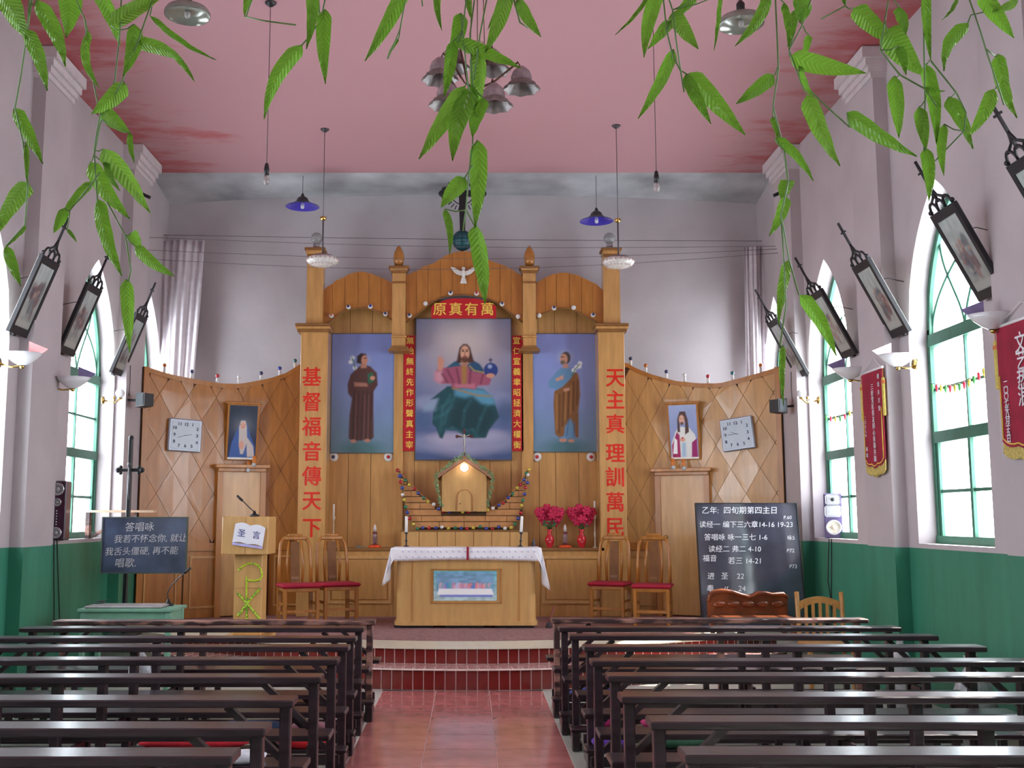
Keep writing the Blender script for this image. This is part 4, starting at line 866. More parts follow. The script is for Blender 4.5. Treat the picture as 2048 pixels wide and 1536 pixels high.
# ------------------------------------------------------------------ gradine, boat, tabernacle
YG = 13.96
r = thing('gradine', 'long low wooden box of panels between shelf and model boat', 'gradine', (0, 0, 0))
x0, x1, z1 = fx(802, YG, 1075), fx(1056, YG, 1075), fz(1060, YG)
MB().box(x0, x1, YG, YG+.26, ZSH, z1-.02).build('carcass', M_wood, r); MB().box(x0-.01, x1+.01, YG-.015, YG+.27, z1-.02, z1).build('top', M_trimW, r)
n = 7
for i in range(n): a = x0+(x1-x0)*i/n; MB().cb((a+(x1-x0)/n/2, YG-.006, (ZSH+z1-.02)/2), ((x1-x0)/n-.008, .012, z1-.02-ZSH-.006), ch=.003).build('front_panel', M_woodL, r)
boat = thing('wooden_boat', 'model wooden boat with brick-like planks and upswept ends under the tabernacle', 'boat', (0, 0, 0)); YBt = 14.0
TL = [(796, 940), (806, 955), (825, 975), (850, 998), (870, 1012), (883, 1022), (972, 1022), (985, 1018), (1010, 1003), (1035, 977), (1050, 955), (1058, 937)]
SL = [(940, 798), (960, 801), (980, 805), (1000, 808), (1020, 812), (1035, 820), (1050, 829), (1058, 836)]; SR = [(940, 1058), (960, 1055), (980, 1051), (1000, 1047), (1020, 1042), (1035, 1036), (1050, 1028), (1058, 1020)]
rows = [(944, 956), (957, 969), (970, 981), (982, 993), (994, 1005), (1006, 1018), (1019, 1031), (1032, 1043), (1044, 1056)]
M_brk = mat('salmon wood plank', (.55, .26, .095), .35, noise=.15)
for ri, (ya, yb) in enumerate(rows):
    ym = (ya+yb)/2; xl, xr = interp(SL, ym), interp(SR, ym)
    # spans inside the outline at this height
    spans = [(xl, xr)] if ya >= 1022 else [(xl, max(xl+4, float(np.interp(ym, [t[1] for t in TL[:6]], [t[0] for t in TL[:6]])))), (min(xr-4, float(np.interp(-ym, [-t[1] for t in TL[6:]], [t[0] for t in TL[6:]]))), xr)]
    for (a, b) in spans:
        L_ = b-a; k = max(1, round(L_/46)); off = (ri % 2)*.5; cuts = [a]+[a+L_*(i+off)/k for i in range(k+1) if a+4 < a+L_*(i+off)/k < b-4]+[b]
        for c0, c1 in zip(cuts, cuts[1:]):
            p = W(c0, ya, YBt); q_ = W(c1, yb, YBt); MB().cb(((p.x+q_.x)/2, YBt+.03+.05, (p.z+q_.z)/2), (q_.x-p.x-.004, .06+.1, p.z-q_.z-.002), ch=.004).build('plank', M_brk, boat)
BO = TL+[(x, y) for y, x in SR]+[(x, y) for y, x in reversed(SL)]
cen = (927, 1030); BI = [(x+(cen[0]-x)*.015, y+2) for x, y in BO]
MB().prism([(W(x, y, YBt).x, W(x, y, YBt).z) for x, y in BI], lambda a, b, d: (a, d, b), YBt+.012, YBt+.15).build('hull_core', M_joint, boat)
MB().tube([W(x, y-1, YBt+.07) for x, y in TL[:6]], .02, 6).tube([W(x, y-1, YBt+.07) for x, y in TL[6:]], .02, 6).build('gunwale', M_brk, boat)
fl_ = thing('fairy_lights', 'string of red, blue, green and yellow fairy lights outlining the boat', 'lights', (0, 0, 0))
path = TL+[(x, y) for y, x in SR[1:]]+[(1000, 1055), (960, 1055), (920, 1055), (880, 1055), (850, 1055)]+[(x, y) for y, x in reversed(SL[1:])]+[TL[0]]
pw = [W(x, y, YBt-.025) for x, y in path]; fw_ = MB().tube(pw, .003, 5); fw_.build('wire', mat('green wire', (.02, .10, .03), .4), fl_)
tot = sum((b-a).length for a, b in zip(pw, pw[1:])); n = 62; rb = random.Random(4)
lm = {}
for k in 'rbgyw':
    me_ = MB().lathe([(.001, 0), (.018, .002), (.026, .02), (.016, .034), (.001, .038)], n=8, axis=(0, -1, 0)).mesh('bulb'); me_.materials.append(bulbm(k)); lm[k] = me_
for i in range(n):
    d = tot*i/n
    for p0, p1 in zip(pw, pw[1:]):
        l = (p1-p0).length
        if d <= l: p = p0+(p1-p0)*(d/l); break
        d -= l
    inst('bulb', lm['rbgyrbgywb'[i % 10]], fl_, (p.x+rb.uniform(-.008, .008), p.y-.002, p.z+rb.uniform(-.008, .008)), (rb.uniform(-.5, .5), rb.uniform(-.5, .5), 0))
tb = thing('tabernacle', 'house-shaped wooden tabernacle with gabled roof and small arched door', 'tabernacle', (0, 0, 0)); YT = 13.93
hx0, hx1 = fx(884, YT, 990), fx(973, YT, 990); hz0, hz1, hza = fz(1023, YT), fz(951, YT), fz(922, YT); hc = (hx0+hx1)/2
MB().prism([(hx0, hz0), (hx1, hz0), (hx1, hz1), (hc, hza), (hx0, hz1)], lambda a, b, d: (a, d, b), YT, YT+.30).build('body', M_woodL, tb)
for s in (-1, 1):
    ex = hc+s*(hx1-hx0)/2*1.25; ez = hz1-.045
    MB().prism([(hc, hza+.012), (ex, ez), (ex, ez+.055), (hc, hza+.07)], lambda a, b, d: (a, d, b), YT-.05, YT+.32).build('roof', mat('rosy wood roof', (.52, .24, .15), .35), tb)
dr = [(-.085, 0), (.085, 0)]+[(.085*math.cos(t), .17+.085*math.sin(t)) for t in [i*PI/10 for i in range(11)]]
MB().prism(dr, lambda a, b, d: (hc+a, d, hz0+.012+b), YT-.012, YT).build('door', M_woodL, tb)
MB().tube([(hc-.105, YT-.004, hz0+.01), (hc-.105, YT-.004, hz0+.18)]+[(hc+.105*math.cos(t), YT-.004, hz0+.18+.105*math.sin(t)) for t in [PI-i*PI/10 for i in range(11)]]+[(hc+.105, YT-.004, hz0+.01)], .005, 6).build('door_moulding', M_brk, tb)
MB().ball((hc-.055, YT-.018, hz0+.10), .008).build('knob', M_blk, tb)
lp = thing('round_lamp', 'small glowing round white lamp on the tabernacle gable', 'lamp', (hc+.0, YT-.03, hza-.085))
MB().lathe([(.001, 0), (.05, 0), (.05, .02), (.001, .02)], (0, .03, 0), 16, axis=(0, -1, 0)).build('base', M_white, lp)
MB().ball((0, -.012, 0), .052, 16, 10).build('bulb', mat('lit white glass', (.9, .9, 1), .3, emis=(1, .97, 1, 9)), lp)
# tinsel along the roof: many slips
tn = MB(); rb = random.Random(9)
rp2 = [(-.29, hz1-.40), (-.35, hz1-.16), (-.37, hz1-.0), (0, hza+.09), (.37, hz1-.0), (.35, hz1-.16), (.29, hz1-.42)]
for (a, b), (c_, d_) in zip(rp2, rp2[1:]):
    for i in range(int(230*math.hypot(c_-a, d_-b))):
        t = rb.random(); x, z = hc+a+(c_-a)*t+rb.gauss(0, .012), b+(d_-b)*t+rb.gauss(0, .014)
        tn.cb((x, YT-.085+rb.uniform(-.02, .02), z), (.028, .003, .012), (rb.uniform(0, 3), rb.uniform(0, 3), rb.uniform(0, 3)))
tag(tn.build('tinsel_garland', mat('green white tinsel', (.22, .34, .15), .35, noise=.9, scale=120)), 'green and white tinsel garland along the tabernacle roof', 'garland', kind='stuff')
cx_ = thing('altar_crucifix', 'small dark crucifix with pale figure on top of the tabernacle', 'crucifix', (hc, YT+.02, hza+.05))
MB().cb((0, 0, .16), (.022, .018, .36), ch=.004).cb((0, 0, .27), (.17, .018, .024), ch=.004).ball((-.095, 0, .27), .022).ball((.095, 0, .27), .022).ball((0, 0, .345), .02).build('cross', mat('dark red wood', (.09, .02, .02), .4), cx_)
MB().tube([(0, -.015, .27), (.004, -.022, .19), (0, -.016, .13), (0, -.014, .06)], .010, 7, .006).ball((0, -.02, .285), .012).tube([(-.07, -.014, .29), (0, -.016, .262), (.07, -.014, .29)], .005, 6).build('corpus', mat('ivory', (.62, .60, .52), .5), cx_)
# things on the shelf
YS = 14.03
def shelf(px): return (fx(px, YS, 1050), YS, ZSH)
candle('tall cream candle on pale stand at the left end of the shelf', shelf(667), .16, .40, base=mat('ivory enamel', (.60, .56, .44), .3), rc=.013)
candle('tall cream candle on pale stand at the right end of the shelf', shelf(1190), .18, .42, base=mat('ivory enamel', (.60, .56, .44), .3), rc=.013)
def oil(lab, p):
    r = thing('red_oil_lamp', lab, 'lamp', p)
    MB().lathe([(.001, 0), (.085, 0), (.08, .025), (.04, .035), (.001, .035)]).build('base', mat('orange red lacquer', (.72, .07, .01), .3), r)
    MB().lathe([(.001, .035), (.05, .04), (.02, .06), (.012, .10), (.03, .17), (.03, .2), (.001, .2)]).build('stem', mat('dark ruby glass', (.12, .01, .02), .15), r)
    MB().lathe([(.001, .2), (.016, .2), (.022, .24), (.012, .28), (.001, .30)]).build('flame_bulb', mat('pale bulb glass', (.55, .5, .5), .1), r)
    MB().lathe([(.031, .06), (.033, .12), (.031, .17)]).build('chimney', mat('pinkish glass', (.45, .25, .25), .1, trans=.5), r)
oil('ruby glass lamp on orange base, left side of the shelf', shelf(750)); oil('ruby glass lamp on orange base between the two flower vases', shelf(1130))
def vase(lab, p, seed):
    r = thing('flower_vase', lab, 'vase', p, group=None); rb = random.Random(seed)
    MB().lathe([(.001, 0), (.038, 0), (.036, .01), (.045, .04), (.062, .085), (.055, .13), (.028, .17), (.024, .20), (.040, .235), (.036, .235), (.02, .20), (.001, .19)], n=20).build('vase_body', mat('red gold porcelain', (.55, .02, .03), .15, noise=.2, scale=25), r)
    pl_ = MB().ball((0, -.052, .085), .022, 10, 6, (1, .4, 1)); pl_.build('medallion', mat('pale medallion', (.60, .35, .35), .3), r)
    for k in range(11):
        an = k*2.4; rr_ = .03+.11*math.sqrt(k/11); x, z = rr_*math.cos(an)*1.15, .42+rr_*math.sin(an)*.75; y = rb.uniform(-.05, .04)
        f = MB()
        for L_ in range(3):
            for j in range(6):
                t = j*PI/3+L_*.5; tl_ = .35+.4*L_; Rr = .020+.014*L_
                d = Vector((math.cos(t)*math.sin(tl_), -math.cos(tl_), math.sin(t)*math.sin(tl_)))
                f.ball(Vector((x, y, z))+d*Rr, .019+.003*L_, 7, 5, (1, .8, 1))
        f.build('rose', mat('magenta red petals', (.50, .006, .06), .6, noise=.3, scale=30), r)
        MB().tube([(0, 0, .2), (x*.4, y*.5, .3), (x, y+.02, z-.02)], .004, 5).build('stem', mat('flower stem', (.03, .12, .03), .6), r)
    for k in range(12):
        t = rb.uniform(0, 2*PI); c = Vector((.07*math.cos(t), -.03+.03*math.sin(t), .30+rb.uniform(-.02, .05))); a = rb.uniform(0, PI)
        P = [(-.035, 0), (0, .014), (.035, 0), (0, -.014)]
        MB().prism(P, lambda u, v, d: c+Vector((u*math.cos(a)-v*math.sin(a), d, u*math.sin(a)+v*math.cos(a))), 0, .003).build('leaf', mat('flower leaf', (.03, .13, .03), .5), r)
vase('red vase of magenta roses nearer the altar on the right shelf', shelf(1099), 1); vase('red vase of magenta roses beside the right pillar', shelf(1163), 2)
r = thing('small_figurine', 'tiny dark figurine on the shelf just right of the gradine', 'figurine', shelf(1067)); MB().lathe([(.001, 0), (.03, 0), (.02, .02), (.028, .05), (.012, .08), (.018, .10), (.001, .12)]).build('body', mat('dark pewter', (.10, .09, .12), .4), r)
tag(MB().cb((0, 0, .006), (.14, .05, .012), (0, 0, .2)).cb((-.03, 0, .02), (.05, .02, .015), (0, -.5, .1)).build('folded_paper', mat('grey scrap', (.18, .16, .13), .8), None, shelf(722)), 'grey scrap of folded paper lying on left shelf', 'paper')
# ------------------------------------------------------------------ curved side partitions
def bez(A, C, B, t): return Vector(A)*(1-t)**2+Vector(C)*2*t*(1-t)+Vector(B)*t*t
WINGS = {'left': ((-2.10, 14.18), (-3.15, 14.12), (-4.05, 13.22), [(288, 733), (340, 749), (380, 757), (440, 767), (480, 768), (540, 757), (575, 745), (602, 727)]),
         'right': ((2.02, 14.18), (2.95, 14.12), (3.85, 13.22), [(1250, 724), (1270, 736), (1300, 748), (1350, 762), (1400, 767), (1440, 767), (1480, 757), (1520, 746), (1562, 733)])}
wing = {}
for nm, (A, C, B, TP) in WINGS.items():
    s = 1 if nm == 'right' else -1
    def P(t, d=0, A=A, C=C, B=B):
        p = bez(A, C, B, t); q2 = bez(A, C, B, min(1, t+.01)); q1 = bez(A, C, B, max(0, t-.01)); tg = (q2-q1).normalized()
        nrm = Vector((tg.y, -tg.x)) if tg.x > 0 else Vector((-tg.y, tg.x))
        return p+nrm*d      # towards the nave
    def top(t, TP=TP, P=P):
        p = P(t); z = 3.0
        for _ in range(4):
            zc = p.y*math.cos(PITCH)+(z-EYE)*math.sin(PITCH); px = CX+F*p.x/zc; py = interp(TP, px); z = W(px, py, p.y).z
        return z
    LT = sum((P((i+1)/40)-P(i/40)).length for i in range(40))
    wing[nm] = (P, top, LT)
    r = thing('curved_partition', 'curved diamond-panelled wooden partition on the %s of the altar screen' % nm, 'partition', (0, 0, 0))
    def fn(a, b, d, P=P, LT=LT): p = P(a/LT, d); return (p.x, p.y, b)
    mb = MB(); n = 24
    for i in range(n):
        t0, t1 = i/n, (i+1)/n
        mb.prism([(t0*LT, ZP), (t1*LT, ZP), (t1*LT, top(t1)), (t0*LT, top(t0))], fn, -.04, 0)
    mb.build('backing', M_joint, r)
    DWd, DHt, z0 = .36, .62, 1.28
    rows_ = int((3.4-z0)/(DHt/2))+2; cols = int(LT/DWd)+2
    for j in range(-1, rows_):
        for i in range(-1, cols):
            cx_, cz = i*DWd+(DWd/2 if j % 2 else 0)+.05, z0+j*DHt/2
            lo, hi = max(.0, cx_-DWd/2+.003), min(LT, cx_+DWd/2-.003)
            if hi-lo < .02: continue
            up, dn = [], []
            m_ = 12
            for k in range(m_+1):
                a = lo+(hi-lo)*k/m_; e = DHt/2*(1-abs(a-cx_)/(DWd/2))-.004
                zt_, zb_ = min(cz+e, top(a/LT)-.06), max(cz-e, z0+.0)
                if zt_ > zb_+.002: up.append((a, zt_)); dn.append((a, zb_))
            if len(up) > 1: MB().prism(dn+up[::-1], fn, 0, .012).build('diamond_panel', M_wood if nm == 'right' else M_woodD, r)
    mb = MB()
    for i in range(n):
        t0, t1 = i/n, (i+1)/n; mb.prism([(t0*LT, top(t0)-.06), (t1*LT, top(t1)-.06), (t1*LT, top(t1)), (t0*LT, top(t0))], fn, 0, .02)
    mb.build('top_rail', M_woodD, r)
    mb = MB()
    for i in range(n): mb.prism([(i/n*LT, 1.18), ((i+1)/n*LT, 1.18), ((i+1)/n*LT, 1.28), (i/n*LT, 1.28)], fn, 0, .03)
    mb.build('dado_rail', M_woodD, r)
    for k in range(4):
        a, b = LT*k/4+.01, LT*(k+1)/4-.01; 
        q_ = MB()
        for i in range(5): q_.prism([(a+(b-a)*i/5, ZP), (a+(b-a)*(i+1)/5, ZP), (a+(b-a)*(i+1)/5, 1.175), (a+(b-a)*i/5, 1.175)], fn, 0, .012)
        q_.build('dado_panel', M_wood if nm == 'right' else M_woodD, r)
        q_ = MB(); a2, b2 = a+.07, b-.07
        for u0, u1, v0, v1 in ((a2, b2, ZP+.12, ZP+.145), (a2, b2, 1.09, 1.115), (a2, a2+.02, ZP+.12, 1.115), (b2-.02, b2, ZP+.12, 1.115)): q_.prism([(u0, v0), (u1, v0), (u1, v1), (u0, v1)], fn, .012, .024)
        q_.build('panel_moulding', M_wood, r)
    MB().prism([(LT-.06, ZP), (LT, ZP), (LT, top(1)), (LT-.06, top(1))], fn, .0, .02).build('end_post', M_woodD, r)
    for px, py, k in ((((328, 734, 'o'), (383, 751, 'n'), (434, 759, 'r'), (478, 759, 'w'), (521, 754, 'n'), (558, 741, 'b'), (589, 722, 't')) if nm == 'left' else ((1262, 722, 'n'), (1293, 741, 'o'), (1333, 754, 'n'), (1370, 760, 'w'), (1416, 757, 'r'), (1465, 749, 't'), (1522, 732, 'o')))):
        # find the point of the arc under this pixel
        best = min(range(201), key=lambda i: abs(CX+F*P(i/200).x/(P(i/200).y*math.cos(PITCH)+1.7*math.sin(PITCH))-px)); p = P(best/200)
        zt_ = top(best/200); s_ = MB().lathe([(.001, 0), (.018, 0), (.020, .06), (.014, .075), (.001, .075)], (p.x, p.y+.01, zt_-.004), 10).build('socket', M_sock, r); MB().ball((p.x, p.y+.01, zt_+.095), .026, 10, 7).build('bulb', bulbm(k), s_)
def wing_hit(nm, px, py, d=.03):
    P, top, LT = wing[nm]; z = 2
    for _ in range(4):
        i = min(range(401), key=lambda i: abs(CX+F*P(i/400, d).x/(P(i/400, d).y*math.cos(PITCH)+(z-EYE)*math.sin(PITCH))-px)); p = P(i/400, d); z = W(px, py, p.y).z
    q2 = P(min(1, i/400+.02), d)-P(max(0, i/400-.02), d)
    if q2.x < 0: q2 = -q2
    return Vector((p.x, p.y, z)), math.atan2(q2.y, q2.x)
# clocks
M_clk = mat('silver grey clock case', (.36, .38, .44), .3, .3, noise=.05); M_clf = mat('pale clock face', (.44, .50, .56), .25, noise=.03)
M_num = mat('dark blue numerals', (.02, .025, .09), .5)
for nm, px, py, roll, hh, mm_ in (('left', 369, 871, .03, 2, 42), ('right', 1476, 868, -.10, 9, 45)):
    p, az = wing_hit(nm, px, py, .05); r = thing('wall_clock', 'square silver wall clock with numerals on the %s partition' % nm, 'clock', p, (0, roll, az))
    MB().cb((0, -.0, 0), (.43, .07, .41), ch=.012).build('case', M_clk, r); MB().cb((0, -.034, 0), (.375, .01, .355), ch=.003).build('face', M_clf, r)
    for k in range(1, 13):
        an = PI/2-k*PI/6; x, z = math.cos(an), math.sin(an); sc_ = .15/max(abs(x), abs(z)) if max(abs(x), abs(z)) else 1; x, z = x*sc_, z*sc_*.9
        if k in (1, 11, 5, 7): x = math.copysign(.085, x)
        if k in (2, 10, 4, 8): z = math.copysign(.085, z)
        glyphs(str(k), .056, M_num, r, (x, -.041, z), name='numeral', ext=.0008, bold=.02, sx=1.05)
    for L_, an, w_ in ((.075, PI/2-(hh+mm_/60)*PI/6, .012), (.11, PI/2-mm_*PI/30, .008)):
        MB().bar((-.02*math.cos(an), -.045, -.02*math.sin(an)), (L_*math.cos(an), -.045, L_*math.sin(an)), w_, .003).build('hand', M_blk, r)
# doors with lintel shelf, pictures above
for nm, px0, px1, pyt, pcx, k in (('left', 437, 521, 938, 485, 1), ('right', 1336, 1400, 945, 1365, 2)):
    p, az = wing_hit(nm, (px0+px1)/2, 1080, .035); zt_ = W(CX, pyt, p.y).z; a, _ = wing_hit(nm, px0, 1080, .035); b, _ = wing_hit(nm, px1, 1080, .035); w_ = (b-a).length if nm == 'left' else .62; az = math.atan2((b-a).y, (b-a).x)
    r = thing('door_%d' % k, None, None, ((a.x+b.x)/2, (a.y+b.y)/2, ZP), (0, 0, az), kind='structure'); r['label'] = 'plain wooden door in the %s curved partition' % nm; h_ = zt_-ZP
    MB().cb((0, -.02, h_/2), (w_-.05, .05, h_-.03), ch=.004).build('leaf', M_wood, r)
    MB().box(-w_/2-.04, -w_/2+.03, -.06, .03, 0, h_).box(w_/2-.03, w_/2+.04, -.06, .03, 0, h_).build('door_frame', M_woodD, r)
    MB().cb((0, -.07, h_+.03), (w_+.16, .13, .05), ch=.008).cb((0, -.05, h_-.015), (w_+.08, .09, .05), ch=.008).build('lintel', M_woodD, r)
    MB().ball((-w_/2+.09, -.07, 1.0), .022).tube([(-w_/2+.09, -.045, 1.0), (-w_/2+.09, -.07, 1.0)], .008, 6).build('door_handle', M_brass, r)
cv = Canvas(60, 120, (26, 38, 56), (30, 38, 70), .45); cv.noise(.2, 2); cv.glow(.5, .62, .2, (110, 115, 120), .6)
cv.poly([(.12, .3), (.25, .5), (.35, .62), (.5, .75), (.66, .64), (.78, .45), (.95, .25), (.98, .03), (.05, .03)], (56, 84, 140)); cv.poly([(.38, .3), (.36, .6), (.42, .72), (.58, .72), (.64, .6), (.66, .42), (.9, .25), (.96, .05), (.7, .05), (.66, .3), (.55, .1), (.45, .1)], (176, 166, 160)); cv.ell(.5, .63, .09, .07, (196, 148, 128), .3); cv.ell(.48, .27, .09, .08, (190, 140, 120), .4)
cv.ell(.43, .64, .02, .008, (60, 40, 40), .5); cv.ell(.56, .64, .02, .008, (60, 40, 40), .5); cv.line([(.47, .6), (.54, .6)], .006, (150, 70, 70)); cv.poly([(0, 0), (1, 0), (1, .035), (0, .035)], (225, 225, 215), .01)
cw = Canvas(60, 120, (140, 152, 186), (120, 130, 175), .45); cw.noise(.06, 3)
cw.poly([(.02, .03), (.05, .3), (.2, .5), (.34, .6), (.7, .58), (.9, .45), (.97, .3), (.97, .03)], (205, 205, 200)); cw.poly([(.05, .03), (.05, .25), (.25, .5), (.35, .45), (.35, .03)], (150, 26, 84)); cw.poly([(.75, .03), (.78, .3), (.97, .38), (.97, .03)], (140, 28, 92)); cw.poly([(.08, .1), (.16, .4), (.25, .35), (.24, .1)], (225, 225, 230))
cw.poly([(.28, .5), (.3, .75), (.4, .88), (.6, .88), (.68, .72), (.7, .5), (.55, .45), (.58, .7), (.38, .7), (.38, .5)], (70, 42, 40)); cw.ell(.46, .73, .1, .085, (198, 150, 128), .3); cw.ell(.46, .66, .06, .03, (100, 66, 54), .4); cw.ell(.45, .36, .1, .04, (200, 150, 130), .4); cw.ell(.45, .39, .03, .02, (190, 30, 30), .4)
cw.ell(.41, .75, .02, .007, (60, 40, 40), .5); cw.ell(.52, .75, .02, .007, (60, 40, 40), .5); cw.poly([(.42, .3), (.56, .3), (.54, .04), (.40, .04)], (130, 168, 196), .04, .8); cw.poly([(0, 0), (1, 0), (1, .03), (0, .03)], (225, 225, 215), .01)
for nm, px, py, c_, lab in (('left', 485, 865, cv, 'picture of a veiled woman in blue leaning above the left door'), ('right', 1367, 864, cw, 'picture of a long haired figure in white and crimson leaning above right door')):
    p, az = wing_hit(nm, px, py, .10); r = thing('leaning_picture', lab, 'picture', p, (.16, 0, az)); w_, h_ = (.36, .70)
    MB().cb((0, .015, 0), (w_+.05, .022, h_+.03), ch=.004).build('backing_board', M_woodD, r); picture('print', c_, w_, h_, r, (0, 0, 0), rough=.3)
    MB().cb((0, .03, h_/2+.03), (w_+.1, .05, .03), ch=.006).build('top_batten', M_woodD, r)
    MB().bar((0, .03, -h_/2+.01), (0, .10, -h_/2-.02), .03, .02).build('support', M_woodD, r)
    for q_ in (((.10, -.47), (.17, -.40)) if nm == 'left' else ((-.16, -.44), (-.02, -.45))):
        lp = thing('spot_bulb', 'orange and glass spotlight bulb below the %s leaning picture, %s one' % (nm, 'left' if q_[0] in (.10, -.16) else 'right'), 'lamp', (p.x+q_[0]*math.cos(az), p.y-.06+q_[0]*math.sin(az), p.z+q_[1]))
        MB().lathe([(.001, .0), (.028, .0), (.024, .05), (.018, .10), (.001, .10)], axis=(0, .2, 1)).build('socket', mat('orange plastic', (.62, .19, .03), .35), lp)
        MB().ball((0, -.02, -.02), .03).build('bulb', mat('grey bulb glass', (.42, .45, .45), .08), lp)
# ------------------------------------------------------------------ stations of the cross
rb = random.Random(21)
def station(side, Y, lab, seed, X=None):
    s = 1 if side == 'right' else -1; X0 = (XR if s > 0 else XL) if X is None else X
    r = thing('station_plaque', lab, 'plaque', (X0-s*.03, Y, 3.27), (0, 0, -s*PI/2), 'picture plaques leaning from the %s wall' % side)
    # local frame: x along the wall, -y into the room, z up; tilted by 24 degrees
    a = math.radians(21 if s < 0 else 27); tl = bpy.data.objects.new('frame', None)
    R = lambda x, y, z: (x, y*math.cos(a)-z*math.sin(a), y*math.sin(a)*-1*-1+z*math.cos(a)) if False else (x, y*math.cos(a)-z*math.sin(a), y*math.sin(a)+z*math.cos(a))
    def T(mb): mb.v = [R(*v) for v in mb.v]; return mb
    w_, h_, b_ = .40, .76, .045
    fr = MB().box(-w_/2, -w_/2+b_, -.035, .0, 0, h_).box(w_/2-b_, w_/2, -.035, .0, 0, h_).box(-w_/2+b_, w_/2-b_, -.035, .0, 0, b_+.03).box(-w_/2+b_, w_/2-b_, -.035, .0, h_-b_-.03, h_)
    T(fr).build('frame', mat('black lacquered frame', (.012, .011, .014), .55), r)
    T(MB().box(-w_/2+.01, w_/2-.01, .0, .008, .01, h_-.01)).build('backing_board', mat('pale backing', (.5, .5, .46), .7), r)
    c = Canvas(26, 52, (150, 158, 156), (125, 126, 122), .45); q = random.Random(seed); c.noise(.2, seed, 9)
    cols = [(70, 74, 84), (122, 92, 86), (150, 148, 140), (84, 60, 66), (96, 106, 112), (60, 58, 66)]
    for k in range(16): c.ell(q.uniform(.2, .8), q.uniform(.2, .68), q.uniform(.06, .18), q.uniform(.03, .13), cols[q.randrange(6)], .5, .7)
    for k in range(5): x = q.uniform(.25, .75); y = q.uniform(.45, .7); c.ell(x, y, .05, .025, (150, 118, 104), .5); c.line([(x, y-.03), (x+q.uniform(-.1, .1), y-.25)], .02, cols[q.randrange(6)], .7)
    c.poly([(.02, .02), (.98, .02), (.98, .12), (.02, .12)], (142, 144, 138), .02)
    pc = picture('print', c, w_-2*b_+.01, h_-2*b_-.05, r, R(0, -.028, h_/2), rot=(a, 0, 0), rough=.3)
    cr = MB()
    for k in (-1, 0, 1): cr.tube([(k*.115+.058*math.cos(t), -.02, h_+.055*math.sin(t)*1.5) for t in [i*PI/8 for i in range(9)]], .011, 6)
    for k in (-1, 1): cr.ball((k*.185, -.02, h_+.02), .02, 8, 6)
    cr.tube([(-.12, -.02, h_+.07), (-.03, -.02, h_+.115), (0, -.02, h_+.19)], .011, 6).tube([(.12, -.02, h_+.07), (.03, -.02, h_+.115), (0, -.02, h_+.19)], .011, 6)
    T(cr).build('crest', M_blk, r)
    T(MB().bar((0, -.02, h_+.06), (0, -.02, h_+.42), .018).bar((-.045, -.02, h_+.32), (.045, -.02, h_+.32), .018)).build('finial_cross', M_blk, r)
    p = R(0, 0, h_*.72); MB().tube([(p[0], p[1], p[2]), (p[0]+.02, p[1]*.5, p[2]+.03), (p[0], .03, p[2]+.0)], .004, 5).build('hanging_wire', M_blk, r)
    T(MB().box(-.03, .03, .0, .03, -.02, .03)).build('foot_bracket', M_blk, r)
    return r
station('left', 9.72, 'black framed plaque nearest the camera on the left wall, bright window edge beside it', 1)
station('left', 10.90, 'black framed plaque in front of the bright pointed window on left wall', 2)
station('left', 12.50, 'farthest black framed plaque on the left wall, beside the curtain', 3)
station('right', 12.65, 'farthest black framed plaque on the right wall, half hidden by leaves', 4)
station('right', 11.05, 'second farthest black framed plaque on right wall, beside the small pointed window', 5)
station('right', 9.72, 'black framed plaque between the two right windows', 6)
station('right', 7.98, 'large black framed plaque overlapping the nearest right window', 7)
station('right', 6.78, 'black framed plaque cut off by the upper right edge of the photo', 8)
# ------------------------------------------------------------------ wall lights
M_fl = mat('red tipped frosted glass', (.32, .004, .006), .25, coat=.2); M_lil = mat('lilac frosted glass', (.30, .26, .52), .25, coat=.4); M_wg = mat('white frosted glass', (.78, .78, .80), .2, noise=.03, coat=.4)
def sconce(side, px, py, X, lab, mflap, rot=0):
    s = 1 if side == 'right' else -1; p = WX(px, py, X)
    r = thing('wall_sconce', lab, 'lamp', (0, 0, 0), group='glass wall sconces'); xw = XR if s > 0 else XL
    n = 20; v = []; m_ = MB()
    m_.lathe([(.03, -.085), (.075, -.06), (.12, -.02), (.155, .025), (.148, .027), (.11, -.012), (.07, -.05), (.001, -.07)], p, 24, wave=lambda t, rr, z: .12*math.cos(2*t)*(rr/.155)**2)
    m_.build('bowl', M_wg, r)
    q = s*1
    MB().add([(p.x-s*.22, p.y+.02, p.z+.065), (p.x-s*.01, p.y+.10, p.z+.15), (p.x-s*.02, p.y+.08, p.z+.02), (p.x-s*.12, p.y+.04, p.z+.0),
              (p.x-s*.22, p.y+.026, p.z+.065), (p.x-s*.01, p.y+.106, p.z+.15), (p.x-s*.02, p.y+.086, p.z+.02), (p.x-s*.12, p.y+.046, p.z+.0)],
             [(0, 1, 2, 3), (7, 6, 5, 4), (0, 4, 5, 1), (1, 5, 6, 2), (2, 6, 7, 3), (3, 7, 4, 0)]).build('glass_flap', mflap, r)
    MB().ball((p.x, p.y, p.z-.095), .022).tube([(p.x, p.y, p.z-.09), (p.x+s*.10, p.y, p.z-.10), (xw, p.y, p.z-.06)], .009, 7).lathe([(.001, 0), (.05, 0), (.045, .02), (.001, .025)], (xw, p.y, p.z-.06), 14, axis=(-s, 0, 0)).build('brass_arm', M_brass, r)
sconce('left', 45, 712, -3.98, 'white glass bowl sconce with red pointed flap on nearest left pier', M_fl)
sconce('left', 146, 760, -3.93, 'lilac flapped glass sconce seen edge-on against the bright left window', M_lil)
sconce('right', 1795, 715, 3.84, 'white glass bowl sconce with pink flap right of the narrow pennant', mat('pale red tipped glass', (.60, .30, .28), .25, coat=.4))
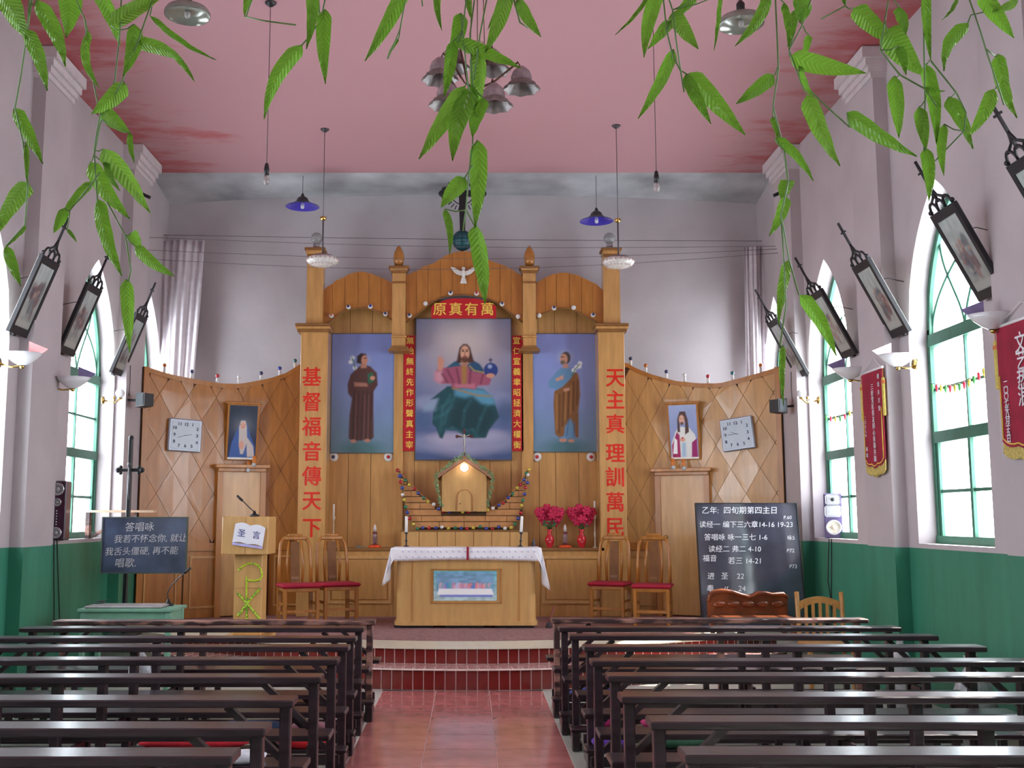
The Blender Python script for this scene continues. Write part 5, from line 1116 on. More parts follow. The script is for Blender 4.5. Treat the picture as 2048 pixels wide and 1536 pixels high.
sconce('right', 1700, 742, 3.80, 'lilac flapped glass sconce above narrow pennant against the right window', M_lil)
sconce('right', 1985, 636, 3.80, 'lilac flapped glass sconce at upper left corner of the large pennant', M_lil)
for side, px, py, X in (('left', 240, 790, -4.0), ('right', 1603, 790, 3.80)):
    s = 1 if side == 'right' else -1; p = WX(px, py, X); xw = XR if s > 0 else XL
    r = thing('globe_sconce', 'small brass wall light with white globe near the %s partition' % side, 'lamp', (0, 0, 0))
    MB().ball((p.x, p.y, p.z+.02), .052, 16, 12).build('globe', M_wg, r)
    MB().lathe([(.001, -.05), (.03, -.045), (.025, -.03), (.001, -.03)], p, 12).tube([p-Vector((0, 0, .045)), p+Vector((s*.05, 0, -.09)), Vector((xw-s*.0, p.y, p.z-.06))], .008, 7).tube([p+Vector((s*.04, -.08, -.05)), p+Vector((s*.06, -.03, -.09)), p+Vector((s*.07, 0, -.08))], .007, 7).ball(p+Vector((s*.04, -.085, -.04)), .018).lathe([(.001, 0), (.045, 0), (.04, .02), (.001, .02)], (xw, p.y, p.z-.06), 12, axis=(-s, 0, 0)).build('brass_arm', M_brass, r)
for side, px, py, X in (('left', 290, 800, -3.86), ('right', 1556, 812, 3.68)):
    s = 1 if side == 'right' else -1; p = WX(px, py, X); xp = (XR-PJ) if s > 0 else (XL+PJ)
    r = thing('wall_speaker', 'small black loudspeaker angled on the %s pier above the partition end' % side, 'loudspeaker', p, (0, 0, s*.5))
    MB().prism([(-.07, -.09), (.07, -.075), (.07, .075), (-.07, .09)], lambda a, b, d: (-s*a, d, b), -.08, .07).build('cabinet', M_blk, r)
    MB().cb((0, -.083, 0), (.11, .008, .13)).build('grille', mat('dark grille', (.03, .035, .04), .7), r)
    MB().tube([(0, .0, 0), (s*.06, .05, 0), ((xp-p.x)*math.cos(.5)+0, -(xp-p.x)*math.sin(s*.5), 0)], .014, 7).build('bracket', M_blk, r)
    tag(MB().tube([(xp-s*.01, p.y+.02, p.z+.05), (xp-s*.015, p.y+.03, p.z+.2), (xp-s*.005, p.y+.05, p.z+.42)], .004, 5).build('speaker_cable', M_blk), 'thin black cable running up from the small %s speaker' % side, 'cable')
# ------------------------------------------------------------------ pennants
def pennant(y0, y1, z0, z1, lab, cols, big):
    "hung on the face of a right pilaster; y0 far edge, y1 near edge"
    X = XR-PJ-.035; yc = (y0+y1)/2; w_ = abs(y0-y1); h_ = z1-z0; r = thing('pennant', lab, 'pennant', (X, yc, z0), (0, 0, PI/2))
    # local: x along -world... rotated so +x -> +y ; near side is -x ; front faces -x world = +y local
    P = [(-w_/2, h_), (w_/2, h_), (w_/2, .10)]+[(w_/2-w_*i/12, .10-.05*abs(math.sin(PI*i/6))**.7-(.07 if i == 6 else .03 if i in (5, 7) else 0)) for i in range(1, 12)]+[(-w_/2, .10)]
    n = 16; mb = MB().prism(P, lambda a, b, d: (a, d, b), -.006, .006); mb.build('velvet', mat('crimson velvet', (.30, .008, .035), .8, noise=.25, scale=6), r)
    MB().tube([(-w_/2-.03, 0, h_+.01), (w_/2+.03, 0, h_+.01)], .013, 8).tube([(-w_/2, 0, h_+.01), (0, -.02, h_+.14), (w_/2, 0, h_+.01)], .004, 5).build('rod', M_white, r)
    MB().tube([(a*.93, .010, b+.022) for a, b in P[2:]], .006, 6).tube([(-w_/2*.93, .01, .12), (-w_/2*.93, .01, h_*.62)], .006, 6).tube([(w_/2*.93, .01, .12), (w_/2*.93, .01, h_*.62)], .006, 6).build('gold_braid', M_gd, r)
    fr = MB()
    for i in range(70):
        x = -w_/2+w_*(i+.5)/70; k = [(a, b) for a, b in P[2:]]; b = float(np.interp(-x, [-a for a, _ in k], [b for _, b in k])); fr.cb((x, .0, b-.04), (w_/90, .008, .09), (0, rb.uniform(-.1, .1), 0))
    fr.build('gold_fringe', mat('gold yellow fringe', (.60, .48, .14), .7, noise=.3, scale=60), r)['kind'] = 'stuff'
    for s in (-1, 1):
        MB().cb((s*(w_/2+.03), 0, h_*.72), (.045, .02, .36), ch=.008).build('tassel', mat('yellow silk tassel', (.62, .50, .10), .6, noise=.2, scale=60), r); MB().cb((s*(w_/2+.03), 0, h_-.13), (.055, .025, .04), ch=.008).tube([(s*(w_/2+.03), 0, h_), (s*(w_/2+.03), 0, h_-.12)], .004, 5).build('tassel_cap', mat('orange silk', (.60, .18, .04), .6), r)
    for x, zt, sz, st_, tx in cols:
        for i, c in enumerate(tx): glyphs(c, sz, mat('white lettering', (.78, .76, .80), .5, noise=.02), r, (x*w_, .011, zt-i*st_), rot=(PI/2, 0, PI), name='white_character', ext=.001, bold=.012)
pennant(10.42, 9.93, 2.03, 2.98, 'narrow crimson pennant with gold fringe and white characters on far right pier', [(-.02*0-.05, .80, .062, .062, '三好堂区信友同心祈祷共融'), (-.38, .88, .05, .075, '赠给天主堂'), (.38, .52, .04, .042, '二〇〇七年'), (.36, .22, .045, .06, '敬赠')], False)
pennant(7.72, 7.06, 2.04, 2.96, 'large crimson pennant with big white characters at right edge of photo', [(-.02, .76, .155, .125, '文艺热浪'), (.34, .50, .066, .043, '二〇〇七年八月十五日')], True)
# ------------------------------------------------------------------ tower loudspeakers on the sills
def tower(lab, loc, rz, h_, w_, body, face, ring):
    r = thing('tower_speaker', lab, 'loudspeaker', loc, (0, 0, rz)); d = .2
    MB().cb((0, 0, h_/2), (w_, d, h_), ch=.01).build('cabinet', body, r); MB().cb((0, -d/2-.004, h_/2), (w_-.015, .01, h_-.02), ch=.003).build('front_baffle', face, r)
    for z, q in ((h_*.86, .056), (h_*.64, .036), (h_*.13, .05)):
        MB().lathe([(q*1.15, 0), (q*1.15, .012), (q*.95, .014), (q*.9, .006)], (0, -d/2-.008, z), 20, axis=(0, -1, 0)).build('driver_ring', ring, r)
        MB().lathe([(q*.92, .006), (q*.5, .0), (q*.3, .012), (.001, .018)], (0, -d/2-.008, z), 18, axis=(0, -1, 0)).build('driver_cone', mat('grey cone', (.35, .35, .36), .4), r)
    for k in range(6): MB().ball((0, -d/2-.01, h_*(.27+.045*k)), .008, 8, 5).build('knob', ring, r)
    return r
silver = mat('silver ring', (.6, .6, .62), .25, .8)
tower('tall dark wine tower loudspeaker with silver rings on the left window sill', (-4.19, 11.05, ZSILL), .12, .60, .17, mat('dark wine lacquer', (.045, .010, .03), .25, coat=.4), mat('dark wine lacquer', (.045, .010, .03), .25), silver)
r = thing('tower_speaker', 'silver fronted loudspeaker on the right window sill', 'loudspeaker', (4.13, 12.30, ZSILL), (0, 0, -.35)); h_ = .50; sv = mat('silver white baffle', (.62, .62, .66), .3, .3)
MB().cb((0, 0, h_/2), (.2, .24, h_), ch=.01).build('cabinet', mat('dark lilac side', (.12, .09, .20), .4), r)
MB().cb((0, -.125, h_*.86), (.16, .02, .12), ch=.02).cb((0, -.125, h_*.60), (.18, .02, .13), ch=.02).build('front_baffle', sv, r)
MB().lathe([(.085, 0), (.085, .015), (.07, .02), (.065, .008), (.03, .0)], (0, -.125, h_*.24), 24, axis=(0, -1, 0)).build('driver_ring', sv, r); MB().lathe([(.065, .008), (.03, .0), (.02, .015), (.001, .02)], (0, -.125, h_*.24), 20, axis=(0, -1, 0)).build('driver_cone', mat('cream cone', (.62, .55, .42), .5), r)
MB().ball((0, -.14, h_*.86), .02).build('tweeter', M_blk, r)
for s, x, y, nm in ((-1, XL+.006, 10.95, 'left'), (1, XR-.006, 12.0, 'right')):
    for k in range(2): tag(MB().tube([(x, y+.08*k, ZSILL+.0), (x-s*.004, y+.05+.12*k, .9), (x-s*.006, y+.12+.16*k*(-1 if s > 0 else 1), .36)], .005, 6).build('loudspeaker_cable', M_blk), 'black cable trailing down the green dado below the %s tower speaker, %s one' % (nm, ('nearer', 'farther')[k]), 'cable')
# small things in the right windows
r = thing('hanging_lantern', 'small round red paper lantern in the nearest right window', 'lantern', (4.12, 7.98, 2.78))
MB().ball((0, 0, 0), .085, 18, 12, (1, 1, 1.15)).build('paper_shade', mat('red lantern paper', (.75, .08, .08), .5), r); MB().tube([(0, 0, .09), (0, 0, .36)], .003, 5).build('string', M_blk, r)
for yc, nm, nn in ((8.98, 'nearest', 7), (11.9, 'second', 4)):
    r = thing('pepper_garland', 'string of tiny red, green and yellow ornaments across the %s right window' % nm, 'garland', (0, 0, 0))
    P0, P1 = Vector((4.14, yc-.62, 2.86)), Vector((4.14, yc+.62, 2.80)); MB().tube([P0+(P1-P0)*t-Vector((0, 0, .10*math.sin(PI*t))) for t in [i/12 for i in range(13)]], .003, 5).build('string', M_blk, r)
    for k in range(nn*2):
        t = (k+.5)/(nn*2); p = P0+(P1-P0)*t-Vector((0, 0, .10*math.sin(PI*t)))
        MB().lathe([(.001, 0), (.014, -.01), (.012, -.05), (.001, -.075)], p, 8).build('ornament', mat('orn %d' % (k % 3), ((.6, .02, .05), (.05, .30, .06), (.6, .5, .06))[k % 3], .4), r)
# ------------------------------------------------------------------ hanging lamps
def cord(p, r_=.004, top=ZC, name='cord', m=M_blk): return MB().tube([(0, 0, 0), (0, 0, top-p.z)], r_, 6)
def canopy(mb, h): return mb.lathe([(.001, h-.035), (.02, h-.035), (.05, h-.008), (.05, h), (.001, h)], n=14)
for nm, px, py, Y in (('left', 533, 350, 8.98), ('right', 1313, 365, 9.14)):
    p = W(px, py, Y); r = thing('bare_bulb_pendant', 'bare bulb in black socket hanging on a long cord, %s of chandelier' % nm, 'lamp', p)
    canopy(MB().tube([(0, 0, .1), (0, 0, ZC-p.z)], .003, 6), ZC-p.z).build('cord', M_blk, r); MB().lathe([(.001, .0), (.022, .0), (.024, .05), (.015, .1), (.001, .11)], n=12).build('socket', M_blk, r)
    MB().lathe([(.001, -.09), (.02, -.08), (.030, -.05), (.026, -.02), (.014, 0), (.001, 0)], n=14).build('bulb', mat('clear bulb', (.55, .50, .50), .08, trans=.5), r)
for nm, px, py, Y in (('left', 605, 410, 13.75), ('right', 1193, 439, 13.75)):
    p = W(px, py, Y); r = thing('blue_pendant_lamp', 'blue enamel shade pendant lamp hanging over the %s side of altar screen' % nm, 'lamp', p); zt = ZC-.02-.13*((p.x+.1)/4.1)**2*.05
    MB().lathe([(.22, -.02), (.13, .015), (.085, .05), (.07, .085), (.04, .11), (.001, .115)], n=28).build('shade_top', mat('dark bronze', (.04, .03, .035), .4), r)
    MB().lathe([(.222, -.024), (.13, .009), (.083, .046), (.001, .06)], n=28).build('shade', mat('ultramarine enamel', (.055, .035, .42), .25, coat=.4), r)
    MB().lathe([(.001, -.055), (.022, -.045), (.026, -.01), (.02, .03), (.001, .03)], n=12).build('bulb', mat('milky bulb', (.62, .60, .62), .2), r)
    MB().lathe([(.001, .11), (.025, .11), (.02, .14), (.008, .16), (.001, .16)], n=12).tube([(0, 0, .15), (0, 0, zt-p.z)], .0035, 6).build('cord', M_blk, r)
for nm, px, py, Y, pb_ in (('left', 645, 524, 12.09, 437), ('right', 1237, 527, 11.97, 441)):
    p = W(px, py, Y); zb = W(px, pb_, Y).z-p.z; r = thing('glass_dish_pendant', 'patterned white glass dish light on long rod over the %s side of the platform' % nm, 'lamp', p)
    MB().lathe([(.001, -.055), (.08, -.05), (.15, -.03), (.178, .0), (.182, .02), (.17, .045), (.12, .055), (.001, .055)], n=32).build('glass_dish', mat('patterned milk glass', (.66, .62, .58), .25, noise=.25, scale=45, coat=.3), r)
    pt_ = MB()
    for k in range(20): an = k*PI/10; pt_.ball((.181*math.cos(an), .181*math.sin(an), .022), .012, 7, 5, (1, 1, .8)).ball((.135*math.cos(an+.15), .135*math.sin(an+.15), -.036), .010, 6, 4, (1, 1, .5))
    tag(pt_.build('flower_pattern', mat('faded rose print', (.42, .30, .27), .4), r), kind='stuff')
    MB().lathe([(.11, .055), (.115, .075), (.03, .08), (.001, .08)], n=24).build('metal_rim', mat('dull pewter', (.20, .16, .18), .4), r)
    mb = MB().tube([(0, 0, .08), (0, 0, zb)], .009, 8).tube([(0, 0, zb), (0, 0, ZC-p.z)], .004, 6); canopy(mb, ZC-p.z).build('rod', mat('dark rod', (.06, .05, .06), .4), r)
    MB().lathe([(.001, -.03), (.025, -.02), (.04, .01), (.03, .02), (.001, .03)], (0, 0, zb), 16).build('gold_collar', M_brass, r)
for nm, px, py, Y in (('left', 375, 24, 7.5), ('right', 1482, 42, 7.5)):
    p = W(px, py, Y); r = thing('disc_pendant', 'flat round metal shade pendant at top of photo, %s side' % nm, 'lamp', p)
    MB().lathe([(.165, -.03), (.168, -.01), (.15, .02), (.09, .04), (.03, .05), (.001, .05)], n=30).lathe([(.163, -.03), (.14, -.005), (.06, .005), (.001, .005)], n=30).build('shade', mat('grey green enamel', (.26, .27, .23), .18, .5), r)
    MB().lathe([(.001, .05), (.03, .05), (.032, .13), (.012, .16), (.001, .16)], n=12).tube([(0, 0, .15), (0, 0, ZC-p.z)], .004, 6).build('neck', M_blk, r)
    MB().lathe([(.001, -.05), (.02, -.04), (.022, 0), (.001, .005)], n=12).build('bulb', mat('clear bulb', (.55, .5, .5), .08), r)
# chandelier
YC = 7.3; cc = W(955, 165, YC); r = thing('chandelier', 'brass chandelier with six downturned scalloped glass shades', 'chandelier', cc)
gs = mat('smoky scalloped glass', (.17, .13, .12), .5, noise=.35, scale=30, trans=.15); gt = mat('striped shade crown', (.20, .15, .16), .2, noise=.3, scale=20, coat=.4)
SH = [(880, 140, .02), (895, 190, -.18), (988, 192, -.2), (1043, 158, .0), (985, 122, .22), (905, 118, .25)]
for px, py, dy in SH:
    p = W(px, py-4, YC+dy)-cc; n0 = 1.18
    wv = lambda t, rr, z: .07*math.cos(8*t)*max(0, (rr-.06)/.05)
    MB().lathe([(0.1239, -0.0938), (0.1156, -0.0688), (0.0826, -0.0438), (0.0732, -0.0250), (0.0649, -0.0125)], p, 32, wave=wv).lathe([(0.1192, -0.0938), (0.0779, -0.0413), (0.0590, -0.0125)], p, 32, wave=wv).build('glass_shade', gs, r)
    MB().lathe([(0.0779, -0.0350), (0.0755, 0.0000), (0.0614, 0.0375), (0.0401, 0.0600), (0.0236, 0.0750), (0.0012, 0.0775)], p, 24).build('shade_crown', gt, r)
    MB().ball(p+Vector((0, 0, -.03)), .02, 10, 7).build('bulb', mat('dark bulb', (.10, .04, .06), .2), r)
    c0 = Vector((p.x*.12, p.y*.12, -.03)); MB().tube([c0, Vector((p.x*.35, p.y*.35, -.09 if p.z < 0 else .0)), Vector((p.x*.7, p.y*.7, p.z+.05)), Vector((p.x*.92, p.y*.92, p.z+.11)), p+Vector((0, 0, .06))], .008, 7).build('arm', mat('dark bronze arm', (.10, .055, .035), .35, .7), r)
MB().lathe([(.001, -.17), (.02, -.15), (.012, -.10), (.045, -.05), (.03, .0), (.014, .06), (.016, .14), (.05, .19), (.001, .2)], n=18).build('central_stem', mat('dark bronze arm', (.1, .05, .03), .35, .7), r)
p = W(955, 96, YC)-cc; MB().lathe([(.001, -.02), (.045, -.02), (.065, .0), (.05, .03), (.03, .045), (.001, .045)], p, 20).build('top_cup', mat('gilt cup', (.5, .42, .30), .25, .6), r)
mb = MB().tube([(0, 0, .19), (0, 0, p.z)], .012, 7)
for dx, dy in ((-.05, 0), (.05, 0), (0, .05)): mb.tube([(dx, dy, p.z+.02), (dx*.5, dy*.5, ZC-cc.z)], .004, 5)
mb.lathe([(.001, ZC-cc.z-.05), (.04, ZC-cc.z-.04), (.07, ZC-cc.z), (.001, ZC-cc.z)], n=18).build('chains', mat('dark bronze arm', (.1, .05, .03), .35, .7), r)
# ------------------------------------------------------------------ curtains, wires
def curtain(nm, x0, x1, xb0, xb1, zt, zb, Y, n=6):
    mb = MB(); NA, NB = 90, 26; vs = []
    for i in range(NA+1):
        for j in range(NB+1):
            a, b = i/NA, j/NB; k = b**1.3; g = math.exp(-((b-.0)/.08)**2)
            x = (x0+(x1-x0)*a)*(1-k)+(xb0+(xb1-xb0)*a)*k; y = Y+(.020*math.sin(a*n*2*PI+.9*math.sin(3*b))*(1-.6*k)+.035*math.sin(a*9+2*b))
            vs.append((x, y, zt+(zb-zt)*b-.01*math.sin(a*n*PI)**2*g))
    fs = [(i*(NB+1)+j, (i+1)*(NB+1)+j, (i+1)*(NB+1)+j+1, i*(NB+1)+j+1) for i in range(NA) for j in range(NB)]
    me = MB().add(vs, fs, True).mesh('curtain'); me.materials.append(mat('pale lilac curtain', (.62, .57, .60), .85, noise=.06))
    o = bpy.data.objects.new('curtain', me); COL.objects.link(o); md = o.modifiers.new('t', 'SOLIDIFY'); md.thickness = .004; return o
a, b, c, d = W(322, 480, 14.35), W(408, 480, 14.35), W(322, 740, 14.35), W(372, 740, 14.35)
tag(curtain('left', a.x, b.x, c.x, d.x, a.z, 1.5, 14.36), 'pale gathered curtain hanging in the far left corner above the partition', 'curtain')
a, b, c, d = W(1488, 492, 14.35), W(1528, 492, 14.35), W(1490, 740, 14.35), W(1530, 740, 14.35)
tag(curtain('right', a.x, b.x, c.x, d.x, a.z, 1.5, 14.36, 5), 'narrow gathered curtain hanging in the far right corner above the partition', 'curtain')
for k, (yl, yr, Y, lab) in enumerate(((470, 482, 14.38, 'uppermost thin wire strung across the back wall, carrying the curtains'), (474, 492, 13.3, 'second thin wire strung across in front of the altar screen top'), (500, 498, 13.25, 'third thin wire strung across in front of the altar screen top'), (518, 506, 13.2, 'lowest sagging wire strung across in front of the altar screen top'))):
    a = W(300, yl, Y); b = W(1550, yr, Y); a.x = XL+(PJ if Y < 13.3 else 0); b.x = XR-(PJ if Y < 13.3 else 0); a.y = b.y = Y
    tag(MB().tube([a+(b-a)*t-Vector((0, 0, (.02+.05*k)*math.sin(PI*t))) for t in [i/24 for i in range(25)]],   .003 if k else .004, 6).build('wire', mat('grey wire', (.12, .11, .12), .5)), lab, 'wire')
# small black fixings high on the pilasters next to the altar
for nm, px, py, s in (('left', 300, 394, -1), ('right', 1546, 392, 1)):
    p = WX(px, py, s*(4.0 if s > 0 else 4.2)-s*PJ*0-s*.2); p.y = 12.9
    r = thing('ceiling_hook', 'short black metal fixing on the %s capital nearest the altar' % nm, 'hook', (0, 0, 0)); x = s*(4.0 if s > 0 else 4.2)
    MB().bar((x-s*PJ, p.y, p.z), (x-s*(PJ+.12), p.y-.03, p.z-.06), .04).build('rod', M_blk, r)
r = thing('broom', 'small dark broom leaning beside the right foot of the altar', 'broom', (.90, 12.5, ZP)); MB().tube([(0, 0, .05), (.07, .05, .24)], .012, 6).build('handle', mat('red brown handle', (.22, .04, .03), .5), r)
MB().lathe([(.001, 0), (.04, 0), (.025, .06), (.001, .07)], n=10).build('brush', mat('dark bristles', (.05, .035, .04), .9), r)
# ------------------------------------------------------------------ hanging leaf garlands near the camera
m = bpy.data.materials.new('green plastic leaf'); m.use_nodes = True; nt = m.node_tree; N = nt.nodes; L = nt.links; pb_ = N['Principled BSDF']
uv = N.new('ShaderNodeUVMap'); sx = N.new('ShaderNodeSeparateXYZ'); L.new(uv.outputs[0], sx.inputs[0])
oi = N.new('ShaderNodeObjectInfo'); cr = N.new('ShaderNodeValToRGB'); L.new(oi.outputs['Random'], cr.inputs[0]); e = cr.color_ramp.elements
e[0].color = (.12, .29, .02, 1); e[1].color = (.25, .46, .06, 1)
L.new(cr.outputs[0], pb_.inputs['Base Color']); pb_.inputs['Roughness'].default_value = .28
def mth(op, a, b=None):
    q = N.new('ShaderNodeMath'); q.operation = op
    for i, x in enumerate((a, b)):
        if x is None: continue
        if isinstance(x, (int, float)): q.inputs[i].default_value = x
        else: L.new(x, q.inputs[i])
    return q.outputs[0]
ph = mth('SUBTRACT', mth('MULTIPLY', sx.outputs[1], 95), mth('MULTIPLY', mth('ABSOLUTE', mth('SUBTRACT', sx.outputs[0], .5)), 22))
bm_ = N.new('ShaderNodeBump'); bm_.inputs['Strength'].default_value = 1.0; bm_.inputs['Distance'].default_value = .002; L.new(mth('SINE', ph), bm_.inputs['Height']); L.new(bm_.outputs[0], pb_.inputs['Normal'])
tl = N.new('ShaderNodeBsdfTranslucent'); tl.inputs[0].default_value = (.22, .50, .04, 1); ms = N.new('ShaderNodeMixShader'); ms.inputs[0].default_value = .42
L.new(pb_.outputs[0], ms.inputs[1]); L.new(tl.outputs[0], ms.inputs[2]); L.new(ms.outputs[0], N['Material Output'].inputs[0]); M_leaf = m
M_stem = mat('green plastic stem', (.10, .20, .05), .4, noise=.2)
lr = random.Random(31)
def leaf(par, b, t, w, Y, bend=None, dY=None):
    "ribbed plastic leaf from base pixel b to tip pixel t at depth Y"
    B = W(b[0], b[1], Y); dY = lr.uniform(-.05, .05) if dY is None else dY; T_ = W(t[0], t[1], Y+dY)
    ax = T_-B; ln = ax.length; ax.normalize(); wm = w*1.0/F*Y
    view = (B-Vector((0, 0, EYE))).normalized(); sd_ = ax.cross(view).normalized(); tw = lr.uniform(-.5, .5); nm = sd_.cross(ax).normalized()
    wm = wm/max(.6, math.cos(tw)); sag = (bend if bend is not None else lr.uniform(-.06, .06))*ln; NL, NW = 18, 6; vs = []; uvs = []; dep = lr.uniform(-.05, .05)*ln
    t2 = lr.uniform(-.5, .5)
    for i in range(NL+1):
        u = i/NL; prof = min(1, (u/.10)**.6 if u > 0 else 0)*(1-max(0, (u-.3)/.7)**1.6)**.9; prof = max(prof*.98, .05)
        a = tw+t2*(u-.5); s2 = sd_*math.cos(a)+nm*math.sin(a); n2 = nm*math.cos(a)-sd_*math.sin(a)
        c = B+ax*ln*u+sd_*sag*math.sin(PI*u)+nm*dep*math.sin(PI*u)
        for j in range(NW+1):
            q = j/NW*2-1; rib = .0018*math.sin(u*95-abs(q)*9)*(1-abs(q)*.3)
            vs.append(c+s2*q*wm/2*prof+n2*(abs(q)*wm*.16*prof+rib)); uvs.append((j/NW, u))
    fs = [(i*(NW+1)+j, i*(NW+1)+j+1, (i+1)*(NW+1)+j+1, (i+1)*(NW+1)+j) for i in range(NL) for j in range(NW)]
    me = bpy.data.meshes.new('leaf'); me.from_pydata(vs, [], fs); me.polygons.foreach_set('use_smooth', [True]*len(fs))
    ul = me.uv_layers.new(name='UVMap'); 
    for lp_ in me.loops: ul.data[lp_.index].uv = uvs[lp_.vertex_index]
    me.materials.append(M_leaf); o = bpy.data.objects.new('leaf', me); COL.objects.link(o); o.parent = par; return o
WY, WZ = 2.05, 2.92
tag(MB().tube([(XL, WY, WZ+.05), (XL*.5, WY, WZ-.01), (0, WY, WZ-.02), (XR*.5, WY, WZ-.01), (XR, WY, WZ+.05)], .004, 6).build('garland_wire', M_stem), 'thin green wire across the nave just above the frame, holding leaf garlands', 'wire')
def garland(lab, stems, leaves, Y, hang):
    r = thing('leaf_garland', lab, 'garland', (0, 0, 0), group='plastic leaf garlands hanging near the camera')
    mb = MB()
    for st in stems:
        pts = [W(x, y, Y+.015*math.sin(x*.1+y*.03)) for x, y in st]
        mb.tube(pts, .0016, 6)
    p0 = W(stems[0][0][0], stems[0][0][1], Y); mb.tube([Vector((p0.x+.01, WY, WZ-.02)), Vector((p0.x, (WY+Y)/2, (WZ+p0.z)/2)), p0], .0024, 6)
    for st in stems[1:]:
        if st[0][1] < 20: q = W(st[0][0], st[0][1], Y); mb.tube([Vector((p0.x, (WY+Y)/2, (WZ+p0.z)/2)), q], .002, 6)
    mb.build('stem', M_stem, r)
    allp = [W(x, y, Y) for st in stems for x, y in st]
    for L_ in leaves:
        b, t, w = L_[:3]; o = leaf(r, b, t, w, Y, L_[3] if len(L_) > 3 else None)
        # petiole from the nearest stem node
        B = W(b[0], b[1], Y); n_ = min(allp, key=lambda p: (p-B).length)
        if .004 < (n_-B).length < .12: MB().tube([n_, (n_+B)/2+Vector((0, .002, -.003)), B], .0013, 5).build('petiole', M_stem, r)
    return r
garland('leaf garland hanging at the far left edge of the photo', [[(60, -20), (55, 60), (42, 150), (30, 215), (45, 280), (56, 366), (50, 450), (12, 492)], [(62, 10), (55, 62)]],
  [((2, -30), (54, 78), 46), ((50, 58), (95, 182), 31), ((28, 216), (86, 328), 28), ((57, 366), (-8, 472), 36), ((12, 492), (42, 572), 22), ((52, 285), (54, 368), 11), ((74, 0), (131, 133), 34), ((52, 452), (12, 494), 9)], 1.95, 0)
garland('dense leaf garland in the upper left corner over the left pilaster', [[(140, -30), (170, 40), (178, 120), (200, 230), (188, 300), (195, 400)], [(243, -10), (240, 60), (230, 160), (200, 250), (188, 310)], [(305, 0), (275, 85), (245, 160), (205, 240)], [(215, 405), (250, 470), (262, 540), (257, 562)], [(200, 345), (182, 370), (140, 420)]],
  [((140, -30), (132, 75), 48), ((176, 62), (200, 178), 20, -.12), ((195, -20), (240, 92), 30), ((222, 50), (330, -12), 36), ((268, 48), (246, 152), 32), ((268, 85), (368, 122), 30), ((345, 108), (390, 165), 12), ((300, 32), (432, 120), 13), ((252, 168), (183, 228), 36), ((205, 218), (262, 268), 32), ((258, 266), (269, 326), 13), ((206, 298), (300, 426), 38), ((180, 325), (260, 438), 36), ((208, 322), (240, 382), 14), ((182, 364), (118, 442), 19), ((130, 416), (107, 466), 22), ((134, 458), (154, 486), 8), ((195, 398), (244, 552), 31), ((262, 466), (284, 496), 24), ((270, 492), (350, 553), 25), ((253, 558), (259, 706), 27)], 2.05, 0)
garland('small sprig with a bent twig, top edge left of centre', [[(512, -20), (500, 10), (492, 34)], [(492, 34), (530, 42), (592, 50)]], [((505, -20), (489, 34), 16)], 2.1, 0)
garland('pair of upright leaves with one drooping left, top left of centre', [[(636, -20), (640, 40), (622, 70), (604, 90)], [(650, 0), (645, 25)]], [((622, -40), (613, 98), 27), ((650, 18), (651, 168), 32, -.03), ((604, 90), (528, 238), 33, -.08)], 2.0, 0)
garland('single long leaf sloping down left with thin twig, left of chandelier', [[(820, -20), (812, -5), (800, 60), (775, 118)], [(843, -8), (845, 12)]], [((812, -30), (730, 122), 32), ((797, 78), (774, 118), 7)], 2.1, 0)
garland('long central leaf garland hanging in front of the chandelier and cross', [[(935, -20), (925, 60), (935, 160), (948, 240), (945, 290), (938, 345), (932, 420), (926, 462)], [(950, -10), (940, 70), (945, 170)], [(975, -10), (960, 70), (948, 160)], [(945, 330), (928, 358)], [(932, 420), (950, 452)], [(1025, -20), (1030, 10), (1040, 45), (1056, 55)]],
  [((878, -30), (884, 62), 16), ((922, 26), (896, 122), 32), ((905, 82), (888, 195), 27), ((915, 86), (1042, 136), 30), ((958, 105), (950, 235), 34), ((1018, -22), (970, 106), 34), ((1036, -5), (1082, 74), 26), ((935, -20), (944, 42), 15), ((930, 172), (838, 318), 38), ((944, 172), (905, 322), 42), ((966, 195), (945, 275), 32), ((955, 280), (950, 456), 38), ((930, 356), (882, 415), 36), ((890, 418), (899, 510), 16), ((952, 450), (970, 608), 36), ((1012, -10), (975, 60), 12)], 1.9, 0)
garland('leaf garland right of centre with two large leaves at its end', [[(1325, -20), (1333, 60), (1345, 110), (1360, 140), (1376, 150)], [(1335, -10), (1345, 20), (1352, 80), (1368, 184)]],
  [((1300, -12), (1230, 70), 9), ((1318, -25), (1288, 115), 33), ((1340, 42), (1296, 98), 24), ((1345, 24), (1397, 98), 34), ((1392, -8), (1342, 46), 22), ((1347, 98), (1276, 238), 27), ((1372, 148), (1422, 248), 27), ((1378, 146), (1491, 270), 40), ((1440, -10), (1428, 102), 10)], 2.0, 0)
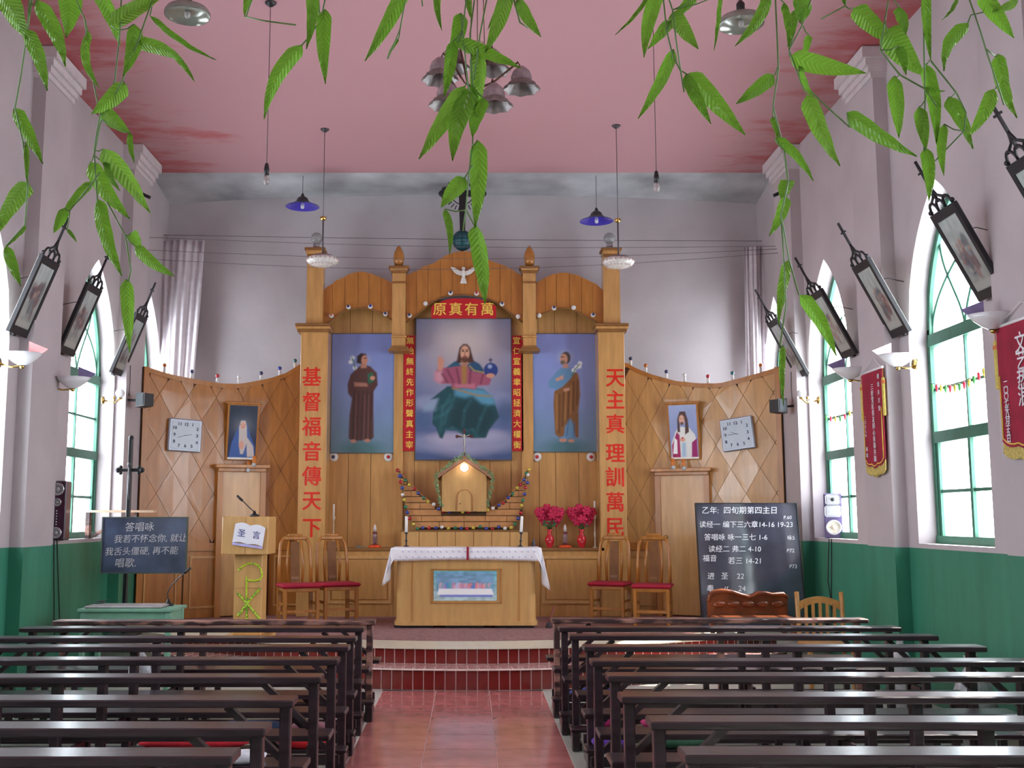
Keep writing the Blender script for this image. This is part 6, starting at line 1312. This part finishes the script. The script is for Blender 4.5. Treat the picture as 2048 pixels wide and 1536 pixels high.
garland('long leaf garland trailing down in front of the right capital', [[(1550, -20), (1557, 140), (1546, 212), (1568, 300), (1576, 365), (1562, 430), (1578, 520), (1598, 590)], [(1562, 430), (1568, 520), (1572, 610), (1560, 690)], [(1557, 130), (1550, 150)]],
  [((1540, -15), (1470, 92), 26, .08), ((1568, 5), (1578, 100), 16), ((1548, 150), (1472, 208), 31), ((1546, 234), (1556, 280), 15), ((1550, 275), (1627, 362), 20), ((1580, 360), (1564, 402), 30), ((1572, 392), (1538, 472), 24), ((1577, 520), (1557, 652), 21), ((1600, 590), (1673, 712), 29), ((1566, 690), (1567, 812), 13)], 1.95, 0)
garland('spreading leaf garland over the red-patched right part of ceiling', [[(1628, -20), (1605, 50), (1578, 100), (1600, 160), (1650, 210), (1700, 255)], [(1605, -10), (1590, 60), (1578, 100)]],
  [((1610, -15), (1600, 46), 42), ((1590, 20), (1574, 95), 15), ((1580, 114), (1732, 146), 40), ((1618, 70), (1606, 122), 15), ((1598, 132), (1628, 196), 13), ((1614, 190), (1680, 332), 36), ((1694, 225), (1834, 313), 33)], 2.05, 0)
garland('thick cluster of leaves across the right ceiling edge', [[(1695, -20), (1690, 12), (1642, 38)], [(1780, -20), (1770, 40), (1760, 100), (1800, 150), (1850, 178), (1872, 210)], [(1846, -10), (1848, 90), (1850, 200), (1848, 300)], [(1860, 120), (1912, 185), (1932, 225), (1928, 262), (1870, 322)]],
  [((1708, 16), (1790, 88), 40), ((1775, 58), (1850, 152), 54), ((1798, 14), (1812, 68), 24), ((1852, -25), (1862, 124), 20), ((1798, 92), (1812, 150), 20), ((1788, 152), (1798, 276), 31), ((1850, 128), (1873, 288), 29), ((1838, 214), (1852, 300), 27), ((1852, 296), (1858, 402), 26), ((1896, 195), (1946, 298), 28), ((1888, 248), (1888, 352), 20), ((1848, 175), (1890, 182), 10), ((1915, -5), (1884, 40), 8), ((1682, -20), (1692, 12), 10)], 1.95, 0)
garland('leaf garland in the upper right corner of the photo', [[(1932, -20), (1960, 60), (1975, 110), (1998, 178), (2008, 210)], [(1942, 30), (1936, 45)], [(1972, 98), (1990, 112)], [(1998, 165), (1990, 178)]],
  [((1937, 46), (1888, 142), 28, -.12), ((1996, 108), (2034, 236), 29), ((1988, 178), (1934, 276), 30), ((1962, -15), (2028, 76), 34), ((2036, 2), (1984, 24), 19)], 2.0, 0)
